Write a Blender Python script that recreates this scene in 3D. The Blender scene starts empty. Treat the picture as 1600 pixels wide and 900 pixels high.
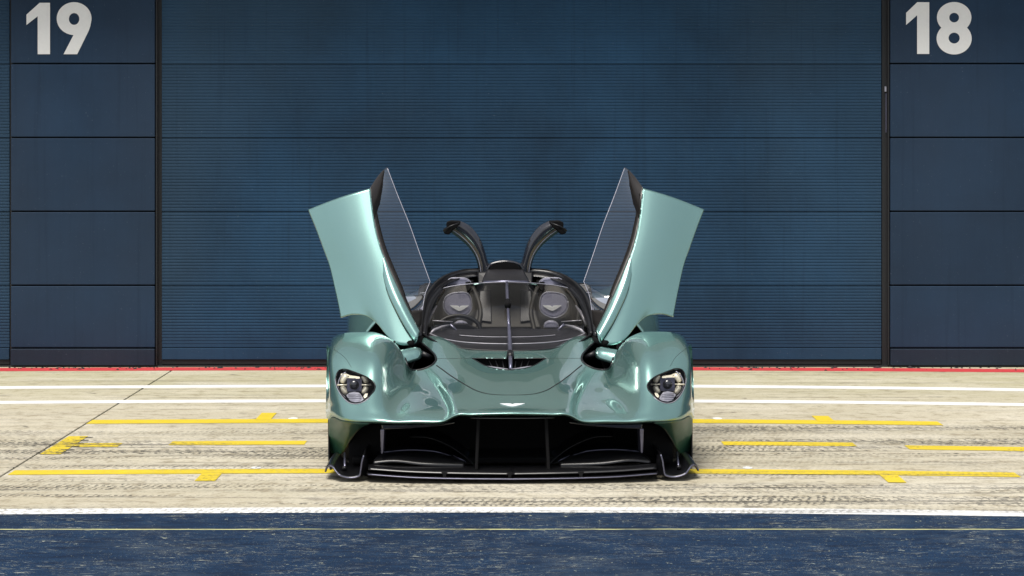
import bpy, bmesh, math, random
import numpy as np
from mathutils import Vector, Matrix
from mathutils.bvhtree import BVHTree
random.seed(7)
scene = bpy.context.scene
COL = scene.collection
R = math.radians

# ------------------------------------------------------------------ camera
F = 3576.0                       # focal length in pixels of a 1600 px wide picture
CAM = Vector((0, -12.0, 1.69))
HY = 250.0                       # row of the horizon
cd = bpy.data.cameras.new('camera'); cam = bpy.data.objects.new('camera', cd); COL.objects.link(cam)
cam.location = CAM; cam.rotation_euler = (R(90), 0, 0)
cd.sensor_width = 36; cd.lens = 36 * F / 1600; cd.shift_y = -(450 - HY) / 1600
cd.clip_start = 0.1; cd.clip_end = 6000
scene.camera = cam

# ------------------------------------------------------------------ sky, sun, exposure
SUN_DIR = Vector((-0.17, -0.33, 0.92)).normalized()      # towards the sun
elev = math.asin(SUN_DIR.z); azim = math.atan2(SUN_DIR.x, SUN_DIR.y)
w = bpy.data.worlds.new('World'); scene.world = w; w.use_nodes = True
nt = w.node_tree; nt.nodes.clear()
sky = nt.nodes.new('ShaderNodeTexSky'); sky.sky_type = 'NISHITA'; sky.sun_disc = False
sky.sun_elevation = elev; sky.sun_rotation = azim; sky.air_density = 1.0; sky.dust_density = 2.5; sky.ozone_density = 1.0
hs = nt.nodes.new('ShaderNodeHueSaturation'); hs.inputs['Saturation'].default_value = 0.38
bg = nt.nodes.new('ShaderNodeBackground'); bg.inputs['Strength'].default_value = 0.105
wo = nt.nodes.new('ShaderNodeOutputWorld')
nt.links.new(sky.outputs[0], hs.inputs['Color']); nt.links.new(hs.outputs[0], bg.inputs[0]); nt.links.new(bg.outputs[0], wo.inputs[0])
sd = bpy.data.lights.new('sun', 'SUN'); sun = bpy.data.objects.new('sun', sd); COL.objects.link(sun)
sd.energy = 2.4; sd.angle = R(30); sd.color = (1.0, 0.95, 0.87)
sun.location = (0, 0, 20); sun.rotation_euler = (-SUN_DIR).to_track_quat('-Z', 'Y').to_euler()
vs = scene.view_settings
vs.view_transform = 'Standard'; vs.look = 'None'; vs.gamma = 1; vs.use_curve_mapping = False
vs.exposure = 0.55

# ------------------------------------------------------------------ helpers
def tag(o, label=None, cat=None, group=None, kind=None):
    if label: o['label'] = label
    if cat: o['category'] = cat
    if group: o['group'] = group
    if kind: o['kind'] = kind
    return o
def empty(name, loc=(0, 0, 0), rz=0, parent=None):
    o = bpy.data.objects.new(name, None); COL.objects.link(o)
    o.location = loc; o.rotation_euler = (0, 0, rz); o.empty_display_size = .1
    if parent: o.parent = parent
    return o
def obj(name, me, mat, parent=None, label=None):
    o = bpy.data.objects.new(name, me); COL.objects.link(o)
    if mat and not me.materials: me.materials.append(mat)
    if parent: o.parent = parent
    if label: o['label'] = label
    return o
def mesh(name, verts, faces, smooth=False, fix=True):
    me = bpy.data.meshes.new(name)
    me.from_pydata([tuple(float(c) for c in v) for v in verts], [], [tuple(int(i) for i in f) for f in faces])
    if fix:
        bm = bmesh.new(); bm.from_mesh(me)
        bmesh.ops.remove_doubles(bm, verts=bm.verts, dist=1e-5)
        bmesh.ops.recalc_face_normals(bm, faces=bm.faces); bm.to_mesh(me); bm.free()
    if smooth:
        me.polygons.foreach_set('use_smooth', [True] * len(me.polygons))
    me.update(); return me
def mk(name, verts, faces, mat, parent=None, smooth=False, bevel=0, solid=0, label=None, seg=2):
    o = obj(name, mesh(name, verts, faces, smooth), mat, parent, label)
    if solid:
        m = o.modifiers.new('solid', 'SOLIDIFY'); m.thickness = solid; m.offset = 0
    if bevel:
        m = o.modifiers.new('bevel', 'BEVEL'); m.width = bevel; m.segments = seg; m.limit_method = 'ANGLE'; m.angle_limit = R(35)
    return o
def boxv(x0, x1, y0, y1, z0, z1):
    v = [(x, y, z) for z in (z0, z1) for y in (y0, y1) for x in (x0, x1)]
    f = [(0, 2, 3, 1), (4, 5, 7, 6), (0, 1, 5, 4), (2, 6, 7, 3), (0, 4, 6, 2), (1, 3, 7, 5)]
    return v, f
def box(name, x0, x1, y0, y1, z0, z1, mat, parent=None, bevel=0, label=None):
    v, f = boxv(x0, x1, y0, y1, z0, z1)
    return mk(name, v, f, mat, parent, False, bevel, 0, label)
def join(parts):
    V, Fc = [], []
    for v, f in parts:
        n = len(V); V += list(v); Fc += [tuple(i + n for i in q) for q in f]
    return V, Fc
def tubev(path, r, n=8, cap=True):
    P = [Vector(p) for p in path]; V, Fc = [], []
    rr = r if isinstance(r, (list, tuple)) else [r] * len(P)
    up = None
    for i, p in enumerate(P):
        t = (P[min(i + 1, len(P) - 1)] - P[max(i - 1, 0)]).normalized()
        if up is None:
            up = Vector((0, 0, 1)) if abs(t.z) < .9 else Vector((0, 1, 0))
        s = t.cross(up).normalized(); up = s.cross(t).normalized()
        for k in range(n):
            a = 2 * math.pi * k / n
            V.append(p + (s * math.cos(a) + up * math.sin(a)) * rr[i])
    for i in range(len(P) - 1):
        for k in range(n):
            Fc.append((i * n + k, i * n + (k + 1) % n, (i + 1) * n + (k + 1) % n, (i + 1) * n + k))
    if cap:
        Fc.append(tuple(range(n))); Fc.append(tuple((len(P) - 1) * n + k for k in range(n)))
    return V, Fc
def spline(pts, n, closed=False):
    P = np.array([tuple(p) for p in pts], float)
    if closed: P = np.vstack([P, P[:1]])
    t = np.concatenate([[0], np.cumsum(np.linalg.norm(np.diff(P, axis=0), axis=1) + 1e-9)])
    return hermite(P, t, np.linspace(0, t[-1], n), closed)
def hermite(P, t, q, closed=False):
    m = np.zeros_like(P); d = (P[1:] - P[:-1]) / (t[1:] - t[:-1]).reshape(-1, *[1] * (P.ndim - 1))
    for i in range(1, len(P) - 1):
        h0, h1 = t[i] - t[i - 1], t[i + 1] - t[i]
        m[i] = (d[i - 1] * h1 + d[i] * h0) / (h0 + h1)
    m[0], m[-1] = d[0], d[-1]
    if closed: m[0] = m[-1] = (d[0] + d[-1]) / 2
    k = np.clip(np.searchsorted(t, q, side='right') - 1, 0, len(t) - 2)
    h = (t[k + 1] - t[k]); s = (q - t[k]) / h
    sh = (-1,) + (1,) * (P.ndim - 1); s = s.reshape(sh); h = h.reshape(sh)
    return ((2 * s**3 - 3 * s**2 + 1) * P[k] + (s**3 - 2 * s**2 + s) * h * m[k]
            + (-2 * s**3 + 3 * s**2) * P[k + 1] + (s**3 - s**2) * h * m[k + 1])
def dense(ctrl, nr, nc, smooth=0, keep=0):
    C = np.array([[tuple(p) for p in row] for row in ctrl], float)
    d = np.linalg.norm(np.diff(C, axis=0), axis=2).mean(1) + 1e-6; t = np.concatenate([[0], np.cumsum(d)])
    A = hermite(C, t, np.linspace(0, t[-1], nr))
    A = A.transpose(1, 0, 2)
    d = np.linalg.norm(np.diff(C, axis=1), axis=2).mean(0) + 1e-6; t = np.concatenate([[0], np.cumsum(d)])
    A = hermite(A, t, np.linspace(0, t[-1], nc)).transpose(1, 0, 2).copy()
    for _ in range(smooth):
        B = A.copy()
        B[1:-1, 1:-1] = .5 * A[1:-1, 1:-1] + .125 * (A[:-2, 1:-1] + A[2:, 1:-1] + A[1:-1, :-2] + A[1:-1, 2:])
        if keep: B[:keep] = A[:keep]
        A = B
    return A
def gridf(nr, nc):
    return [(r * nc + c, r * nc + c + 1, (r + 1) * nc + c + 1, (r + 1) * nc + c) for r in range(nr - 1) for c in range(nc - 1)]
def gridv(A):
    return A.reshape(-1, 3), gridf(A.shape[0], A.shape[1])
def flipx(vf):
    v, f = vf
    return [(-p[0], p[1], p[2]) for p in v], [tuple(reversed(q)) for q in f]
def both(name, vf, mat, parent, **k):
    a = mk(name, vf[0], vf[1], mat, parent, **k); v, f = flipx(vf)
    b = mk(name, v, f, mat, parent, **k)
    return a, b
def extr(poly, d):
    """closed prism from a list of points and an offset vector"""
    n = len(poly); d = Vector(d)
    V = [Vector(p) for p in poly] + [Vector(p) + d for p in poly]
    Fc = [tuple(range(n)), tuple(range(2 * n - 1, n - 1, -1))] + [(i, (i + 1) % n, n + (i + 1) % n, n + i) for i in range(n)]
    return V, Fc
def lathe(profile, axis_pt, n=40):
    """profile (r, x) turned about an axis along X through axis_pt"""
    V, Fc = [], []
    for r, x in profile:
        for k in range(n):
            a = 2 * math.pi * k / n
            V.append((axis_pt[0] + x, axis_pt[1] + r * math.cos(a), axis_pt[2] + r * math.sin(a)))
    m = len(profile)
    for i in range(m - 1):
        for k in range(n):
            Fc.append((i * n + k, i * n + (k + 1) % n, (i + 1) * n + (k + 1) % n, (i + 1) * n + k))
    return V, Fc

# ------------------------------------------------------------------ materials
class NT:
    def __init__(s, name):
        s.m = bpy.data.materials.new(name); s.m.use_nodes = True
        s.t = s.m.node_tree; s.b = s.t.nodes['Principled BSDF']
    def n(s, typ, **k):
        x = s.t.nodes.new(typ)
        for a, v in k.items():
            if a.startswith('i_'): x.inputs[a[2:].replace('_', ' ')].default_value = v
            else: setattr(x, a, v)
        return x
    def l(s, a, b): s.t.links.new(a, b)
    def pos(s, scale=(1, 1, 1), rot=(0, 0, 0), obj=True):
        g = s.n('ShaderNodeTexCoord') if obj else s.n('ShaderNodeNewGeometry')
        mp = s.n('ShaderNodeMapping'); mp.inputs['Scale'].default_value = scale; mp.inputs['Rotation'].default_value = rot
        s.l(g.outputs['Object'] if obj else g.outputs['Position'], mp.inputs['Vector']); return mp.outputs[0]
    def noise(s, vec, scale=5, detail=4, rough=.5, dist=0):
        x = s.n('ShaderNodeTexNoise'); x.inputs['Scale'].default_value = scale; x.inputs['Detail'].default_value = detail
        x.inputs['Roughness'].default_value = rough; x.inputs['Distortion'].default_value = dist
        s.l(vec, x.inputs['Vector']); return x.outputs['Fac']
    def ramp(s, fac, stops):
        x = s.n('ShaderNodeValToRGB'); e = x.color_ramp.elements
        while len(e) < len(stops): e.new(.5)
        for q, (p, c) in zip(e, stops):
            q.position = p; q.color = (c, c, c, 1) if isinstance(c, (int, float)) else (*c, 1)
        s.l(fac, x.inputs[0]); return x.outputs[0]
    def mix(s, fac, a, b, blend='MIX'):
        x = s.n('ShaderNodeMix', data_type='RGBA', blend_type=blend)
        for sock, v in ((x.inputs[0], fac), (x.inputs[6], a), (x.inputs[7], b)):
            if isinstance(v, (int, float)): sock.default_value = v
            elif isinstance(v, tuple): sock.default_value = (*v, 1)
            else: s.l(v, sock)
        return x.outputs[2]
    def math(s, op, a, b=0, c=None):
        x = s.n('ShaderNodeMath', operation=op)
        for sock, v in zip(x.inputs, (a, b, c)):
            if v is None: continue
            if isinstance(v, (int, float)): sock.default_value = v
            else: s.l(v, sock)
        return x.outputs[0]
    def bump(s, h, strength=.2, dist=.01):
        x = s.n('ShaderNodeBump'); x.inputs['Strength'].default_value = strength; x.inputs['Distance'].default_value = dist
        s.l(h, x.inputs['Height']); s.l(x.outputs[0], s.b.inputs['Normal'])
    def set(s, **k):
        for a, v in k.items():
            sock = s.b.inputs[a.replace('_', ' ')]
            if isinstance(v, tuple): sock.default_value = (*v, 1)
            elif isinstance(v, (int, float)): sock.default_value = v
            else: s.l(v, sock)
        return s
def plain(name, col, rough=.5, metal=0, coat=0, crough=.03, spec=.5, var=0.12, nscale=30):
    q = NT(name); n = q.noise(q.pos(), nscale, 3)
    c = q.mix(q.ramp(n, [(.3, 0), (.7, 1)]), tuple(x * (1 - var) for x in col), tuple(min(1, x * (1 + var)) for x in col))
    q.set(Base_Color=c, Roughness=rough, Metallic=metal, Coat_Weight=coat, Coat_Roughness=crough)
    q.b.inputs['Specular IOR Level'].default_value = spec
    return q.m
M = {}
# metallic mint paint under clear coat
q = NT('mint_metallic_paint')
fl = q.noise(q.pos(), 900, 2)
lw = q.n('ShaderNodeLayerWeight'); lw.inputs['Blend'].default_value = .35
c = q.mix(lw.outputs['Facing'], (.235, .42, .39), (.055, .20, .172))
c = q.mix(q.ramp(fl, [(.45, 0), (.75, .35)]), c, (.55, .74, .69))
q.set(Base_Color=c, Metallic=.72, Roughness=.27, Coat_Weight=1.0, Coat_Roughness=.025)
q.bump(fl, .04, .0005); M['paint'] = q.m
# woven carbon, dark gloss
q = NT('black_carbon')
ch = q.n('ShaderNodeTexChecker'); ch.inputs['Scale'].default_value = 160; q.l(q.pos((1, 1, 1), (0, 0, .78)), ch.inputs[0])
q.set(Base_Color=q.mix(ch.outputs['Fac'], (.0045, .0045, .0055), (.008, .008, .0095)), Roughness=.30, Coat_Weight=.45, Coat_Roughness=.06); M['carbon'] = q.m
q.b.inputs['Specular IOR Level'].default_value = .35
M['satin'] = plain('satin_black', (.006, .006, .0075), .36, spec=.35)
M['black'] = plain('matt_black', (.004, .004, .0045), .8, spec=.15)
M['tint'] = plain('shaded_mint_paint', (.022, .085, .068), .40, .4, .3)  # mint paint of the side blades with its shade put into the colour
M['gap'] = plain('shut_line_black', (.006, .006, .007), .8)
M['rubber'] = plain('tyre_rubber', (.018, .018, .018), .8)
M['smoke'] = plain('smoked_grey_gloss', (.020, .021, .028), .12, .2, 1.0)
M['lilac'] = plain('anodised_grey', (.15, .15, .21), .28, .7)
M['leather'] = plain('lilac_grey_leather', (.30, .30, .40), .55, nscale=120)
M['brown'] = plain('dark_brown_trim', (.024, .021, .017), .6, nscale=60)
M['border'] = plain('dark_glass_border', (.014, .011, .009), .35)
M['dash'] = plain('dark_grey_dash', (.014, .0135, .016), .4, nscale=80)
M['trim'] = plain('pale_grey_trim', (.36, .36, .42), .35, .3)
M['silver'] = plain('polished_silver', (.80, .82, .86), .22, .8, var=.03)
M['white'] = plain('white_enamel', (.80, .82, .84), .3, var=.03)
M['gold'] = plain('brass_reflector', (.92, .86, .68), .30, .35, var=.06)
M['rim'] = plain('dark_alloy', (.08, .08, .09), .35, .8)
def glass(name, tint, gloss_col, rough=.01, body=0.0, body_col=(.05, .05, .05), ior=1.5):
    q = NT(name); q.t.nodes.remove(q.b)
    out = q.t.nodes['Material Output']
    tr = q.n('ShaderNodeBsdfTransparent'); tr.inputs[0].default_value = (*tint, 1)
    gl = q.n('ShaderNodeBsdfGlossy'); gl.inputs[0].default_value = (*gloss_col, 1); gl.inputs['Roughness'].default_value = rough
    fr = q.n('ShaderNodeFresnel'); fr.inputs[0].default_value = ior
    mx = q.n('ShaderNodeMixShader'); q.l(fr.outputs[0], mx.inputs[0]); q.l(tr.outputs[0], mx.inputs[1]); q.l(gl.outputs[0], mx.inputs[2])
    res = mx.outputs[0]
    if body:
        df = q.n('ShaderNodeBsdfDiffuse'); df.inputs[0].default_value = (*body_col, 1)
        m2 = q.n('ShaderNodeMixShader'); m2.inputs[0].default_value = body
        q.l(res, m2.inputs[1]); q.l(df.outputs[0], m2.inputs[2]); res = m2.outputs[0]
    q.l(res, out.inputs['Surface']); return q.m
M['screen_glass'] = glass('tinted_windscreen_glass', (.88, .87, .85), (1, 1, 1), .003, .0, (.20, .19, .18), 1.22)
M['door_glass'] = glass('tinted_door_glass', (.88, .89, .92), (1, 1, 1), .01, .03, (.30, .31, .36), 1.27)
M['lens'] = glass('clear_lamp_cover', (.97, .97, .97), (1, 1, 1), .01, 0, ior=1.18)
# wall paint
def bluewall(name, col, streak=True):
    q = NT(name)
    a = q.noise(q.pos((1, 1, 1), obj=False), .9, 5, .6)
    b = q.noise(q.pos((6, 6, .7), obj=False), 3, 4, .6)
    d = q.noise(q.pos((1, 1, 1), obj=False), 60, 3, .7)
    c = q.mix(q.ramp(a, [(.3, 0), (.7, 1)]), tuple(x * .68 for x in col), tuple(x * 1.3 for x in col))
    c = q.mix(q.ramp(b, [(.5, 0), (.85, .30)]), c, (col[0] * 1.9 + .006, col[1] * 1.45, col[2] * 1.2))
    big = q.noise(q.pos((1, 1, .6), obj=False), .33, 3, .5)
    c = q.mix(q.ramp(big, [(.45, 0), (.62, .5)]), c, (col[0] * 2.0 + .006, col[1] * 1.35, col[2] * 1.05))
    oi = q.n('ShaderNodeObjectInfo'); c = q.mix(1.0, c, q.ramp(oi.outputs['Random'], [(0, .80), (1, 1.0)]), 'MULTIPLY')
    run = q.noise(q.pos((14, 1, .35), obj=False), 2, 4, .6)
    c = q.mix(q.ramp(run, [(.56, 0), (.72, .30)]), c, tuple(x * .5 for x in col))
    c = q.mix(q.ramp(d, [(.68, 0), (.73, .5)]), c, (.16, .19, .23))
    q.set(Base_Color=c, Roughness=q.ramp(b, [(.2, .55), (.8, .75)])); q.b.inputs['Specular IOR Level'].default_value = .22; q.bump(d, .05, .002)
    return q.m
M['door'] = bluewall('blue_shutter_paint', (.0145, .052, .107))
M['panel'] = bluewall('blue_panel_paint', (.0112, .034, .073))
M['plinth'] = bluewall('navy_plinth_paint', (.0105, .024, .045))
M['rail'] = plain('black_rail', (.010, .011, .013), .6)
M['number'] = plain('white_number_film', (.80, .80, .79), .5, var=.02)
M['conc_wall'] = plain('grey_render', (.22, .22, .22), .8)
# concrete apron with rubber marks
def rubber(q, P, Y):
    """rubber laid along the lane: smeared streaks and broken tread blocks in bands at fixed places"""
    yw = q.math('ADD', Y, q.math('MULTIPLY', q.math('SUBTRACT', q.noise(q.pos((.25, .25, 1), obj=False), 1, 3), .5), .45))
    v = q.math('MULTIPLY_ADD', yw, .25, .25)        # y = -1 .. 3 m  ->  0 .. 1
    bp = lambda y: (y + 1) / 4
    bands = q.ramp(v, [(0.0, .7), (bp(-.86), .2), (bp(-.66), .8), (bp(-.50), .9), (bp(-.36), .3), (bp(-.18), .75), (bp(.0), .1), (bp(.22), .6),
                       (bp(.40), .06), (bp(.62), .45), (bp(.85), .10), (bp(1.05), .65), (bp(1.30), 1), (bp(1.55), .5), (bp(1.75), .9), (bp(1.95), .1), (bp(2.2), .3),
                       (bp(2.42), .65), (bp(2.6), .15), (bp(2.9), 0)])
    def wave(scale, rot, dist):
        wv = q.n('ShaderNodeTexWave'); wv.wave_type = 'BANDS'; wv.bands_direction = 'X'
        wv.inputs['Scale'].default_value = scale; wv.inputs['Distortion'].default_value = dist; wv.inputs['Detail'].default_value = 5; wv.inputs['Detail Scale'].default_value = 1.7; wv.inputs['Detail Roughness'].default_value = .7
        q.l(q.pos((1, 1, 1), (0, 0, rot), obj=False), wv.inputs[0]); return wv.outputs['Fac']
    sel = q.ramp(q.noise(q.pos((.5, 1.5, 1), obj=False), 1.2, 2), [(.47, 0), (.53, 1)])
    tw = q.mix(sel, wave(8.5, .20, 9), wave(5.2, -.26, 14))
    tread = q.ramp(tw, [(.40, 0), (.70, 1)])
    pat = q.ramp(q.noise(q.pos((.20, 3.0, 1), obj=False), 1.1, 5, .65, .6), [(.42, 0), (.55, 1)])
    spk = q.ramp(q.noise(q.pos((1, 2.0, 1), obj=False), 19, 5, .8), [(.45, 0), (.55, 1)])
    smear = q.math('MULTIPLY', q.ramp(q.noise(q.pos((.16, 9, 1), obj=False), 2.2, 6, .7), [(.49, 0), (.60, 1)]), q.ramp(q.noise(q.pos((1, 3, 1), obj=False), 30, 4, .8), [(.42, .15), (.56, 1)]))
    m = q.math('MAXIMUM', q.math('MULTIPLY', tread, spk), q.math('MULTIPLY', smear, .9))
    return q.math('MINIMUM', q.math('MULTIPLY', q.math('MULTIPLY', q.math('MULTIPLY', bands, pat), m), 2.6), .96)
def concrete():
    q = NT('pale_concrete'); P = q.pos(obj=False)
    a = q.noise(P, .55, 6, .6); b = q.noise(q.pos((.7, 1.5, 1), obj=False), 2.4, 6, .7, .8)
    f = q.noise(P, 55, 4, .7); g = q.noise(P, 9, 5, .65)
    c = q.mix(q.ramp(a, [(.3, 0), (.7, 1)]), (.45, .41, .30), (.60, .555, .44))
    c = q.mix(q.ramp(b, [(.40, .0), (.62, .38)]), c, (.42, .365, .25))
    c = q.mix(q.ramp(g, [(.51, 0), (.63, .65)]), c, (.27, .225, .145))
    c = q.mix(q.ramp(f, [(.52, 0), (.66, .55)]), c, (.24, .21, .15))
    sp = q.n('ShaderNodeSeparateXYZ'); q.l(P, sp.inputs[0]); X, Y = sp.outputs[0], sp.outputs[1]
    # green-ochre algae stain towards the building
    st = q.math('MULTIPLY', q.ramp(q.math('MULTIPLY_ADD', Y, .1, 0), [(.33, 0), (.56, 1)]), q.ramp(q.noise(P, 1.6, 5, .7), [(.25, .25), (.7, .85)]))
    c = q.mix(q.math('MULTIPLY', st, .75), c, (.40, .385, .215))
    c = q.mix(rubber(q, P, Y), c, (.040, .038, .033))
    sp2 = q.ramp(q.noise(q.pos((1, 1.3, 1), obj=False), 3.4, 3, .6, .4), [(.66, 0), (.70, .75)]); c = q.mix(sp2, c, (.14, .125, .095))
    pale = q.ramp(q.noise(q.pos((.5, 1.2, 1), obj=False), 1.3, 4, .6), [(.50, 0), (.64, .6)]); c = q.mix(q.math('MULTIPLY', pale, q.ramp(f, [(.40, 1), (.6, .3)])), c, (.66, .62, .52))
    # thin dark skid streaks
    sk = q.ramp(q.noise(q.pos((.10, 9, 1), obj=False), 1.1, 5, .7), [(.51, 0), (.57, .9)])
    sk = q.math('MULTIPLY', sk, q.ramp(q.noise(q.pos((.9, 6, 1), obj=False), 5, 4, .7), [(.43, 0), (.53, 1)]))
    c = q.mix(q.math('MULTIPLY', q.math('MULTIPLY', sk, q.ramp(a, [(.44, 0), (.58, 1)])), .6), c, (.085, .075, .06))
    q.set(Base_Color=c, Roughness=.85); q.bump(f, .35, .004); return q.m
M['concrete'] = concrete()
def paintline(name, col, wear=.5, rub=(.10, .09, .06)):
    q = NT(name); P = q.pos(obj=False)
    a = q.noise(q.pos((1, 2.5, 1), obj=False), 22, 5, .75); b = q.noise(P, 1.4, 4, .6)
    wm = q.math('MULTIPLY', q.ramp(a, [(.54, 0), (.66, 1)]), q.ramp(b, [(.42, 0), (.66, wear)]))
    c = q.mix(q.ramp(q.noise(P, 6, 4), [(.3, 0), (.7, 1)]), tuple(x * .88 for x in col), col)
    c = q.mix(wm, c, rub)
    sp = q.n('ShaderNodeSeparateXYZ'); q.l(P, sp.inputs[0])
    c = q.mix(q.math('MULTIPLY', rubber(q, P, sp.outputs[1]), .8), c, (.06, .055, .04))
    thin = q.ramp(q.noise(q.pos((1, 3, 1), obj=False), 42, 5, .8), [(.53, 0), (.60, .5)])
    c = q.mix(q.math('MULTIPLY', thin, wear), c, (.42, .38, .27))
    q.set(Base_Color=c, Roughness=.7); q.bump(a, .2, .003); return q.m
M['yellow'] = paintline('yellow_road_paint', (.72, .54, .010), .75, (.34, .25, .06))
M['wline'] = paintline('white_road_paint', (.82, .82, .80), .5, (.30, .28, .24))
M['redline'] = paintline('red_road_paint', (.58, .035, .045), .45, (.12, .05, .05))
def bluelane():
    q = NT('worn_blue_road_paint'); P = q.pos(obj=False)
    a = q.noise(P, 1.2, 6, .6); b = q.noise(q.pos((.8, 2.6, 1), obj=False), 5, 8, .75)
    f = q.noise(P, 120, 3, .7); h = q.noise(q.pos((1, 3, 1), obj=False), 14, 5, .75)
    c = q.mix(q.ramp(a, [(.3, 0), (.7, 1)]), (.006, .021, .052), (.011, .037, .088))
    c = q.mix(q.ramp(b, [(.50, 0), (.64, .6)]), c, (.022, .056, .110))
    c = q.mix(q.ramp(b, [(.38, .8), (.49, 0)]), c, (.005, .012, .03))
    c = q.mix(q.ramp(f, [(.47, 0), (.58, .85)]), c, (.005, .010, .024))
    pw = q.ramp(q.noise(P, .8, 5, .7), [(.50, 0), (.66, .55)]); c = q.mix(q.math('MULTIPLY', pw, q.ramp(h, [(.42, 0), (.56, 1)])), c, (.075, .095, .115))
    # flaked scratches showing older yellow and white paint
    s1 = q.math('MULTIPLY', q.ramp(q.noise(q.pos((1.2, 5, 1), obj=False), 11, 7, .85, .8), [(.575, 0), (.61, 1)]), q.ramp(q.noise(P, 2.5, 3), [(.40, 0), (.55, 1)]))
    c = q.mix(q.math('MULTIPLY', s1, .75), c, (.46, .47, .38))
    s2 = q.ramp(q.noise(P, 26, 6, .85, 1.5), [(.62, 0), (.65, .9)])
    c = q.mix(s2, c, (.55, .56, .40))
    # a worn-through old yellow line
    sp = q.n('ShaderNodeSeparateXYZ'); q.l(P, sp.inputs[0])
    yy = q.math('ADD', sp.outputs[1], q.math('MULTIPLY', q.math('SUBTRACT', q.noise(P, 3, 3), .5), .02))
    ln = q.math('LESS_THAN', q.math('ABSOLUTE', q.math('ADD', yy, 1.525)), .011)
    ln = q.math('MULTIPLY', ln, q.ramp(q.noise(q.pos((.5, 8, 1), obj=False), 6, 5, .8), [(.42, 0), (.52, .9)]))
    c = q.mix(ln, c, (.62, .60, .26))
    q.set(Base_Color=c, Roughness=.85); q.b.inputs['Specular IOR Level'].default_value = .15; q.bump(h, .3, .004); return q.m
M['blue'] = bluelane()
M['asphalt'] = plain('grey_asphalt', (.06, .06, .06), .9, nscale=8)

# ------------------------------------------------------------------ ground
def gY(py): return 1.69 * F / (py - HY) - 12.0
def gX(px, py): return (px - 800) / F * (1.69 * F / (py - HY))
WY = 6.70                               # plane of the garage front
ws = F / (WY + 12)                      # pixels per metre there
def wX(px): return (px - 800) / ws
def wZ(py): return 1.69 - (py - HY) / ws
g = mk('ground', [(-900, -900, -.03), (900, -900, -.03), (900, 900, -.03), (-900, 900, -.03)], [(0, 1, 2, 3)], M['asphalt']); tag(g, kind='structure')
yB = gY(801)
lane = mk('pit_lane', *boxv(-40, 40, -26, yB - .004, -.028, 0.0), M['blue']); tag(lane, kind='structure')
apron = empty('garage_apron'); tag(apron, kind='structure')
JX = -2.735
for x0, x1 in ((-22.5, -12.6), (-12.6, JX), (JX, 7.1), (7.1, 17), (17, 27)):
    a = x0 + .006; b = x1 - .006
    box('concrete_slab', a, b, yB, WY + .25, -.028, 0.0, M['concrete'], apron, .006)
bed = box('joint_filler', -22.5, 27, yB + .01, WY + .2, -.029, -.014, M['black'], apron)
def quadline(name, pts, mat, label=None, z=.002):
    V = [(gX(*p), gY(p[1]), z) for p in pts]
    return mk(name, V, [tuple(range(len(V)))], mat, apron, label=label)
def bar(name, x0, x1, y0, y1, mat, label=None, z=.001, k=1):
    n = max(2, int(abs(x1 - x0) / .4))
    xs = [x0 + (x1 - x0) * i / n for i in range(n + 1)]
    def sag(x, y):                       # lens curvature put into the lines, which bow nearer at both ends
        u = max(-1.4, min(1.4, x * F / (y + 12) / 800)); return -(3.0 if u < 0 else 6.5) * k * u * u * (y + 12)**2 / (1.69 * F)
    V = [(x, y + sag(x, y), z) for y in (y0, y1) for x in xs]
    return mk(name, V, [(i, i + 1, n + 2 + i, n + 1 + i) for i in range(n)], mat, apron, label=label)
bar('painted_line', -30, 30, gY(578.5), gY(573.4), M['redline'], 'thin red line along the foot of the garage front', k=.55)
bar('painted_line', -30, 30, gY(605.0), gY(600.6), M['wline'], 'thin white line nearest the garage front')
bar('painted_line', -30, 30, gY(628.3), gY(623.6), M['wline'], 'thin white line second from the garage front')
bar('painted_line', -30, 30, yB + .002, gY(792.6), M['wline'], 'broad white line bordering the blue lane')
def yl(px0, px1, py0, py1, label):
    ym = (py0 + py1) / 2
    return bar('yellow_line', gX(px0, ym), gX(px1, ym), gY(py1), gY(py0), M['yellow'], label, .0021)
yl(143, 1462, 654.5, 660.5, 'long yellow box line nearest the garage')
yl(268, 478, 688.6, 694.6, 'short yellow dash left of the car')
yl(1128, 1332, 689, 694.8, 'short yellow dash right of the car')
yl(1412, 1660, 692.5, 698.8, 'yellow dash running out of the right edge')
yl(112, 190, 690.8, 696.6, 'short yellow stub joined to the hatched yellow block')
yl(22, 1580, 732.5, 739.5, 'long yellow box line passing under the nose of the car')
def blk(px0, px1, py0, py1, label):
    ym = py1
    return bar('yellow_block', gX(px0, ym), gX(px1, ym), gY(py1), gY(py0), M['yellow'], label, .0031)
blk(399, 423, 645.0, 656, 'yellow block on the far box line left of the car')
blk(1276, 1302, 648.0, 657, 'yellow block on the far box line right of the car')
blk(305, 337, 736, 751, 'yellow block on the near box line left of the car')
blk(1384, 1412, 736, 751, 'yellow block on the near box line right of the car')
blk(66, 98, 680, 708, 'yellow hatched block lying over the slab joint')
hb = [(-.02, .02)]
xa, xb = gX(66, 708) + .03, gX(98, 708) - .03
for i in range(6):
    yy = gY(706) + (gY(682) - gY(706)) * i / 5.0
    bar('block_slot', xa + .05, xa + .13, yy - .012, yy + .012, M['asphalt'], None, .0041)
for px, py in ((458, 654), (400, 731), (1121, 654), (1168, 731)):
    cx, cy = gX(px, py), gY(py); r = 7.6 * (cy + 12) / F
    V = [(cx + r * math.cos(2 * math.pi * k / 24), cy + 1.9 * r * math.sin(2 * math.pi * k / 24), .0016) for k in range(24)]
    mk('painted_dot', V, [tuple(range(24))], M['wline'], apron, label='round white dot half under the yellow line')

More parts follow.
